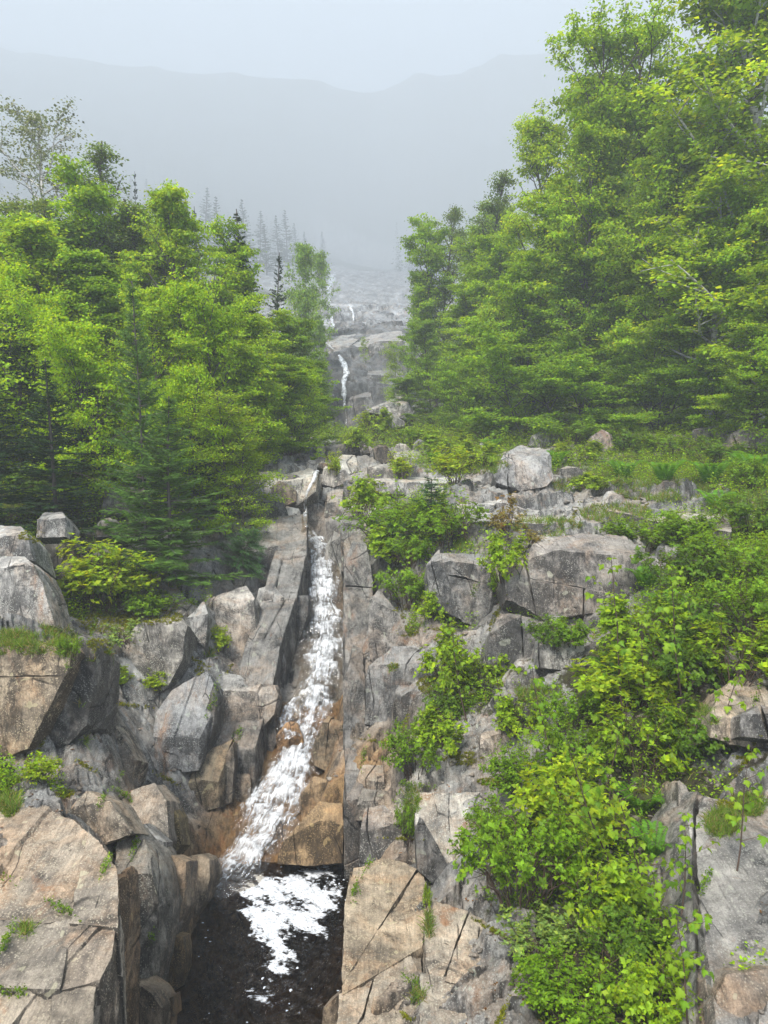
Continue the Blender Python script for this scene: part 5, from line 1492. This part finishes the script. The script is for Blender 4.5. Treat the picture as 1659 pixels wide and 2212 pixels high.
LEFT += [
 ('broadleaf_tree','maple_a',280,465,30,190,'green tree filling in behind the grey green arching tree',M_BARK),
 ('broadleaf_tree','maple_b',350,500,29.5,170,'bright tree between the arching tree and the tallest bright tree',M_BARK),
 ('broadleaf_tree','sparse_green',70,400,32,240,'loose crowned tree right below the tall grey tree',M_BARK),
 ('broadleaf_tree','maple_c',455,545,31,160,'soft green tree right of the tallest bright green tree',M_BARK),
 ('broadleaf_tree','maple_c',170,445,30,210,'leafy tree under the thin crowned pale tree',M_BARK),
 ('broadleaf_tree','edge',250,700,21.5,200,'bright leafy small tree between the left wood\'s spruces',M_BARK),
 ('broadleaf_tree','edge',60,560,23.5,260,'bright leafy tree low at the left edge',M_BARK),
 ('broadleaf_tree','edge',370,790,21,160,'pale leafed small tree above the young near spruce',M_BARK),
 ('broadleaf_tree','edge',460,640,25,190,'fresh green small tree in front of the left wood',M_BARK),
 ('broadleaf_tree','edge',560,740,27.5,150,'light green tree leaning to the rocks of the stream',M_BARK),
 ('broadleaf_tree','edge',625,800,30,110,'light green bushy tree behind the squarish boulder',M_BARK),
 ('broadleaf_tree','edge',180,640,24,190,'yellow green tree above the dark spruces',M_BARK),
]
RIGHT = [
 ('broadleaf_tree','maple_b',1830,330,25,300,'bright tree just outside the picture\'s right edge',M_BARK),
 ('broadleaf_tree','mound',1790,760,24,300,'low leafy tree just outside the picture\'s right edge',M_BARK),
 ('broadleaf_tree','tall_b',1690,-140,29,420,'tallest tree of the right wood at the picture\'s right edge',M_BIRCH),
 ('broadleaf_tree','tall_a',1560,-70,31,330,'tall tree with open twiggy crown in the top right corner',M_BARK),
 ('broadleaf_tree','tall_a',1470,75,33,250,'tall tree with thick dark forked limbs against the sky',M_BARK),
 ('broadleaf_tree','tall_a',1350,120,34.5,230,'broad topped tree left of the forked dark limbed tree',M_BARK),
 ('broadleaf_tree','tall_b',1270,165,36,230,'round crowned tree forming the right wood\'s upper left shoulder',M_BARK),
 ('broadleaf_tree','tall_b',1200,280,38,170,'tree with leafy side shoots at the right wood\'s left outline',M_BARK),
 ('broadleaf_tree','sparse_green',1040,385,48,190,'misty spiky crowned tree at the right wood\'s far end',M_BARK),
 ('broadleaf_tree','sparse_green',965,425,52,150,'thin misty tree with upright shoots beside the valley fog',M_BARK),
 ('broadleaf_tree','maple_c',950,520,52,170,'leaning feathery tree reaching out over the fog',M_BARK),
 ('broadleaf_tree','maple_c',1080,520,42,220,'layered green tree behind the right wood\'s left outline',M_BARK),
 ('broadleaf_tree','maple_a',1180,440,38,240,'mid green tree with drooping layers in the right wood',M_BARK),
 ('broadleaf_tree','maple_b',1290,330,34,260,'yellow green tree below the forked dark limbs',M_BARK),
 ('broadleaf_tree','maple_b',1420,350,31.5,260,'bright leafy tree in the middle of the right wood',M_BARK),
 ('broadleaf_tree','tall_b',1550,300,29.5,300,'large bright tree with a long slanting limb',M_BIRCH),
 ('broadleaf_tree','maple_c',1655,420,27,280,'bright sprayed tree half cut by the right edge',M_BARK),
 ('broadleaf_tree','maple_a',920,600,53,110,'green tree where the right wood meets the slabs',M_BARK),
 ('broadleaf_tree','maple_c',1000,620,46,190,'drooping green tree over the slabs\' right side',M_BARK),
 ('broadleaf_tree','maple_a',935,700,46,110,'dull green tree hanging over the cliff\'s right end',M_BARK),
 ('broadleaf_tree','maple_b',1060,640,38,180,'fresh green tree standing forward of the right wood\'s left end',M_BARK),
 ('broadleaf_tree','maple_c',1170,600,35,210,'layered tree above the pale mounded bush',M_BARK),
 ('broadleaf_tree','maple_a',1290,560,33.5,220,'deep green tree behind the white stemmed saplings',M_BARK),
 ('broadleaf_tree','maple_c',1400,560,32,230,'shaded layered tree low in the right wood',M_BARK),
 ('broadleaf_tree','maple_c',1520,580,30.5,220,'layered tree over the lichen covered boulder',M_BARK),
 ('broadleaf_tree','maple_b',1640,660,26.5,220,'low bright tree with star leaves at the right edge',M_BARK),
 ('broadleaf_tree','mound',1150,745,33,330,'pale mounded bushy tree spilling from the wood\'s edge',M_BARK),
 ('broadleaf_tree','maple_a',1010,730,38,150,'small dense tree left of the pale mounded tree',M_BARK),
 ('broadleaf_tree','mound',1010,800,37,150,'low round leafy tree by the path of boulders',M_BARK),
 ('broadleaf_tree','mound',1270,790,32,260,'dark leafed low tree right of the pale mounded tree',M_BARK),
 ('broadleaf_tree','mound',1420,800,31,250,'low tree with big hanging leaves in the wood\'s dark foot',M_BARK),
 ('broadleaf_tree','mound',1580,800,29,260,'low dark tree behind the lichen covered boulder',M_BARK),
 ('broadleaf_tree','birch',860,745,55,70,'young white stemmed birch behind the pyramid boulder',M_BIRCH),
 ('broadleaf_tree','maple_a',895,820,46,110,'small tree just right of the young white birch',M_BARK),
 ('broadleaf_tree','birch',787,730,69,22,'little tree growing from a cleft in the cliff',M_BIRCH),
]
for nm, pr, sx, sy, Y, w, lab, bk in LEFT + RIGHT:
    if pr in ('tall_a', 'tall_b'): w *= 1.4
    if (nm, pr, sx, sy, Y, w, lab, bk) in LEFT and 'spruce' not in pr and Y < 50: w *= 1.35
    tree_at(nm, pr, sx, sy, Y, w, lab, 'tree', bk)
rg = np.random.default_rng(5)
for k in range(26):      # the wood goes on behind its front row
    sx = rg.uniform(1020, 1900); Y = rg.uniform(40, 60)
    sy = 1106 - (1106 - (120 + max(0, (1300 - sx)) * 1.1)) * rg.uniform(.70, .9)
    tree_at('broadleaf_tree', ('maple_a', 'tall_a', 'maple_c')[k % 3], sx, sy, Y, rg.uniform(170, 230), 'green tree in the thick of the right wood behind its front row', 'tree', M_BARK, 'trees deep in the right wood')
for k in range(16):
    sx = rg.uniform(-260, 560); Y = rg.uniform(36, 52)
    sy = 1106 - (1106 - (430 + max(0, sx) * .35)) * rg.uniform(.78, .93)
    tree_at('broadleaf_tree', ('maple_a', 'sparse_green', 'maple_c')[k % 3], sx, sy, Y, rg.uniform(130, 190), 'green tree in the thick of the left wood behind its front row', 'tree', M_BARK, 'trees deep in the left wood')

# spruces fading into the mist up the valley sides
def ghost(x, y, h, label, group):
    z = float(base_h(np.array([x]), np.array([y]))[0])
    place_plant('spruce_tree', PT['spruce_far'], (x, y, z - .3), h, h * .50, rg.uniform(0, 6.28), label, 'tree', group, M_BARK)
for (sx, sy, Y) in [(275,330,620),(320,345,630),(355,365,640),(235,345,600),(530,430,330),(620,450,380),(440,400,360),(470,420,310),(395,405,420),(560,455,150),(600,465,140),(640,480,190),(575,480,120),(250,400,130),(340,420,125),(370,400,150),(505,455,130),(660,500,170),(160,330,140),(700,500,240)]:
    if Y < 300: Y *= 2.5
    q = W(sx, sy, Y); z = float(base_h(np.array([q[0]]), np.array([q[1]]))[0])
    ghost(q[0], q[1], min(max(q[2] - z, 11), 42), 'spruce standing as a pale shape in the mist above the left wood', 'misty spruces above the left wood')
cr = PT['spruce_far']['crown']
cv = np.empty(len(cr.vertices) * 3, np.float32); cr.vertices.foreach_get('co', cv); cv = cv.reshape(-1, 4, 3).astype(float)
pts = []
while len(pts) < 1100:
    y = 470 * (1300 / 470) ** rg.random(); x = rg.uniform(-.66, .66) * y
    if abs(x + 2 + y * .035) < 5 + (y - 60) * .05 and y < 1000: continue
    pts.append((x, y))
pts = np.array(pts); zz = base_h(pts[:, 0], pts[:, 1])
gV = []
for (x, y), z in zip(pts, zz):
    h = rg.uniform(18, 32)
    v = cv[rg.choice(len(cv), 260, replace=False)]
    c = v.mean(1, keepdims=True); v = ((v - c) * 1.5 + c).reshape(-1, 3) * np.array([h * .068, h * .068, h / 14])
    gV.append(v + np.array([x, y, z]))
V = np.vstack(gV); C = np.repeat(np.array([[.03, .055, .022]]), len(V), 0) * (1 + .3 * vnoise(V * .08, 4))[:, None]
far = mesh_np('far_forest', V, [np.arange(len(V)).reshape(-1, 4)], False, C, 'leafc'); tag(put('far_forest', far, M_NEEDLE), kind='stuff')

def shrub_at(pr, sx, sy, wS, hS, lab, name='shrub', cat='shrub', parts=('stems', 'foliage'), group=None, sink=.06):
    b = FEET[(sx, sy)] if (sx, sy) in FEET else foot(sx, min(sy, 2200))
    Y = b[1]
    w = wS / FPX * Y; h = hS / FPX * Y * 1.04
    return place_plant(name, PT[pr], (b[0], Y + w * .12, b[2] - sink), h, w, random.uniform(0, 6.28), lab, cat, group, M_TWIG, parts)

for row in SH:
    shrub_at(*row)
for pr, sx, top, by, w, lab, tl in SPR:
    b = FEET[(sx, by)]; Y = b[1]
    z1 = W(sx, top, Y)[2]
    place_plant('spruce_tree', PT[pr], (b[0], Y, b[2] - .08), z1 - b[2], w / FPX * Y, random.uniform(0, 6.28), lab, 'tree', None, M_BARK, tilt=tl)

LEAVES = {k: [maple_leaf_mesh(300 + 10 * j + i, 1.0, c) for i in range(3)] for j, (k, c) in enumerate(dict(y=(.20, .32, .018), g=(.12, .24, .014), r=(.22, .13, .04)).items())}
def sapling(b, top, n, size, lab, col='y', seed=0):
    rg = np.random.default_rng(900 + seed)
    H = np.array(top) - b
    root = bpy.data.objects.new('maple_sapling', None); COL.objects.link(root); root.location = b; root.empty_display_size = .1
    tag(root, lab, 'sapling')
    L = np.linalg.norm(H)
    P = branch_path(np.array([0, 0, -.05]), H / L, L * 1.02, 8, rg, .05, .05)
    P = P + np.linspace(0, 1, 9)[:, None] * (H - P[-1])
    paths, radii = [P], [.006 + .004 * L]
    def leaf(at, az, drop, sz):
        me = LEAVES[col if rg.random() < .7 or col == 'r' else 'g'][rg.integers(0, 3)]
        o = bpy.data.objects.new('leaf', me); COL.objects.link(o); o.parent = root
        pet = np.array([math.cos(az), math.sin(az), .15]) * sz * .45
        o.location = at + pet
        o.rotation_euler = (Matrix.Rotation(az - math.pi / 2, 3, 'Z') @ Matrix.Rotation(-drop, 3, 'X') @ Matrix.Rotation(rg.normal() * .5, 3, 'Y')).to_euler()
        k = sz * rg.uniform(.6, 1.3)
        o.scale = (k, k, k)
        paths.append(np.array([at, at + pet * .6, at + pet])); radii.append(.0018)
    for k in range(n):
        t = .30 + .70 * k / (n - 1)
        j = min(int(t * 8), 7); at = P[j] + (P[j + 1] - P[j]) * (t * 8 - j)
        az = rg.uniform(0, 6.28)
        if rg.random() < .85 and k < n - 1:
            S = branch_path(at, (math.cos(az) * .8, math.sin(az) * .8, .35), size * rg.uniform(1.8, 5.0), 3, rg, .2, .1)
            paths.append(S); radii.append(.004)
            for q in range(5): leaf(S[-1 if q < 3 else -2], rg.uniform(0, 6.28), rg.uniform(.3, 1.2), size * rg.uniform(.7, 1.0))
        for q in (0, 1):
            leaf(at, az + 1.57 + q * math.pi + rg.normal() * .3, rg.uniform(.2, 1.1), size * (1 - .3 * t))
    for q in range(3): leaf(P[-1], q * 2.1, rg.uniform(-.3, .6), size * .75)
    V, F = tubes(paths, radii, 4)
    me = mesh_np('stem', V, [F], True); me.materials.append(M_TWIG)
    o = bpy.data.objects.new('stem', me); COL.objects.link(o); o.parent = root
for k, (bs, tp, n, sz, lab) in enumerate(SAP):
    b = FEET[bs]
    sapling(b - np.array([0, 0, .03]), W(tp[0], tp[1], b[1]), n + 2, sz * .9, lab, 'r' if 'bronze' in lab else 'y', k)

def fern_proto(seed):
    rg = np.random.default_rng(seed)
    B, D, N, L = [], [], [], []; paths = []
    for k in range(11):
        az = k * .571 * 1.0 + rg.uniform(-.2, .2); ln = rg.uniform(.8, 1.1)
        t = np.linspace(0, 1, 20)
        r = t * ln * .8; z = np.sin(t * 1.9) * ln * .75
        P = np.stack([np.cos(az) * r, np.sin(az) * r, z], -1); paths.append(P[::3])
        side = np.array([-math.sin(az), math.cos(az), 0])
        for i in range(2, 20):
            tan = unit(P[i] - P[i - 1])
            for sg in (-1, 1):
                B.append(P[i]); D.append(unit(side * sg + tan * .35 + np.array([0, 0, -.2]))); N.append(unit(np.cross(tan, side) * -1)); L.append(.26 * math.sin(min(1, .15 + 1.0 * (1 - t[i])) * 1.57) * ln)
    n = len(B)
    V, F, C = kites(np.array(B), np.array(D), np.array(N), np.array(L), np.array(L) * .34, leaf_cols(n, (.10, .25, .016), rg, .15, .1), .05)
    me = mesh_np('fronds', V, [F], False, C, 'leafc'); me.materials.append(M_LEAF)
    TV, TF = tubes(paths, [.008] * len(paths), 3)
    tm = mesh_np('stems', TV, [TF], True); tm.materials.append(M_TWIG)
    return dict(H=1, R=.85, trunk=tm, crown=me)
PT['fern'] = fern_proto(41)
for sx, sy, w, lab in FERN:
    shrub_at('fern', sx, sy, w, w * .55, lab, 'fern', 'fern', ('stems', 'fronds'))

def blades(P, seed, h0, w0, col, per=6, spread=.5):
    rg = np.random.default_rng(seed)
    b = np.repeat(P, per, 0); n = len(b)
    b = b + rg.normal(size=(n, 3)) * np.array([.02, .02, 0])
    sc = (.55 + .03 * b[:, 1])
    d = unit(rg.normal(size=(n, 3)) * spread + np.array([0, 0, 1.]))
    L = h0 * rg.uniform(.5, 1.2, n) * sc; Wd = w0 * (.6 + .06 * b[:, 1])
    s = unit(np.cross(d, rg.normal(size=(n, 3))))
    bend = d + np.array([0, 0, -.8]) + rg.normal(size=(n, 3)) * .25
    m = b + d * L[:, None] * .55; tip = m + unit(d + bend * .5) * L[:, None] * .5
    V = np.stack([b - s * Wd[:, None] / 2, b + s * Wd[:, None] / 2, m + s * Wd[:, None] * .4, m - s * Wd[:, None] * .4, tip], 1).reshape(-1, 3)
    i = np.arange(n)[:, None] * 5
    lc = leaf_cols(n, col, rg, .3, .15); dry = rg.random(n) < .16; lc[dry] = np.array([.34, .27, .12]) * rg.uniform(.6, 1.2, (dry.sum(), 1))
    C = np.repeat(lc[:, None], 5, 1).reshape(-1, 3)
    return V, [i + np.array([[0, 1, 2, 3]]), i + np.array([[3, 2, 4]])], C
V, F, C = blades(GRASS_PTS, 60, .15, .007, (.13, .22, .03), 6, .75)
gm = mesh_np('grass', V, F, False, C, 'leafc'); tag(put('grass', gm, M_LEAF), kind='stuff')

# mossy cushions: low blades of yellow green
def herbs(P, seed, size, col, per=5, yellow=.2, lift=.0, upz=.8):
    rg = np.random.default_rng(seed)
    k = rg.normal(size=len(P)).clip(-1.5, 1.5) * .2 + 1
    ids = np.repeat(np.arange(len(P)), per); n = len(ids)
    sc = size * (.6 + .035 * P[ids, 1])
    hgt = rg.uniform(0, 1, n) * lift * sc / size
    b = P[ids] + rg.normal(size=(n, 3)) * sc[:, None] * .5; b[:, 2] = P[ids, 2] + hgt
    az = rg.uniform(0, 6.283, n)
    d = unit(np.stack([np.cos(az), np.sin(az), rg.uniform(-.1, upz, n)], -1))
    L = sc * rg.uniform(.7, 1.3, n)
    return kites(b, d, unit(rg.normal(size=(n, 3)) * .3 + np.array([0, 0, 1.])), L, L * .6, leaf_cols(n, col, rg, .2, yellow, k[ids]))
V, F, C = herbs(MOSS_PTS, 61, .022, (.16, .19, .012), 12, .3, .02, 1.5)
tag(put('moss', mesh_np('moss', V, [F], False, C, 'leafc'), M_LEAF), kind='stuff')

# low herbs, seedlings and ferny ground cover wherever there is soil
rg = np.random.default_rng(62)
n = 190000
t = rg.uniform(-.80, .80, n); Y = 5.5 * (75 / 5.5) ** rg.random(n)
X = t * Y
so = soil_at(X, Y)
pn = fbm(np.stack([X * .8, Y * .8, X * 0], -1), 3, 8)
keep = (so + .28 * pn > .52) & ~in_poly(X, Y, POOLP)
dd, _, hw = polyline_near(X, Y, C3, CW)
keep &= dd > hw + .3
keep &= (Y > 13) | (X < 0) | (rg.random(n) < .3)
X, Y, pn = X[keep], Y[keep], pn[keep]
P = np.stack([X, Y, full_h(X, Y)], -1)
pick = rg.random(len(P))
for nm, sel, sz, col, lf in (('low_herbs', pick < .55, .05, (.19, .34, .012), .36), ('ground_cover', (pick >= .55), .036, (.13, .25, .012), .14)):
    V, F, C = herbs(P[sel], 63, sz, col, 5, .25, lf)
    tag(put(nm, mesh_np(nm, V, [F], False, C, 'leafc'), M_LEAF), kind='stuff')
sel = (pick < .35) & (pn > 0)
V, F, C = blades(P[sel], 66, .20, .008, (.15, .26, .03), 4, .8)
tag(put('meadow_grass', mesh_np('meadow_grass', V, F, False, C, 'leafc'), M_LEAF), kind='stuff')

V, F, C = herbs(TUFT[::2], 71, .036, (.12, .22, .02), 6, .25, .10, 1.6)
tag(put('crevice_plants', mesh_np('crevice_plants', V, [F], False, C, 'leafc'), M_LEAF), kind='stuff')
rg = np.random.default_rng(72)
LP_ = PEB[rg.random(len(PEB)) < .5]
V, F, C = herbs(LP_, 73, .04, (.16, .09, .04), 3, .3, .01, .3)
tag(put('leaf_litter', mesh_np('leaf_litter', V, [F], False, C, 'leafc'), M_LEAF), kind='stuff')
# ------------------------------------------------------------------ mist
hm = bmesh.new(); bmesh.ops.create_cube(hm, size=1)
me = bpy.data.meshes.new('haze'); hm.to_mesh(me); hm.free()
s = NT('valley_mist')
v = s.n('VolumePrincipled')
v.inputs['Color'].default_value = (0.80, 0.84, 0.875, 1)
v.inputs['Density'].default_value = 0.002
v.inputs['Anisotropy'].default_value = 0.0
s.l(v.outputs[0], s.out.inputs['Volume'])
hz = put('haze', me, s.m)
hz.location = (0, 645, 375); hz.scale = (1740, 1370, 780)
tag(hz, kind='stuff')
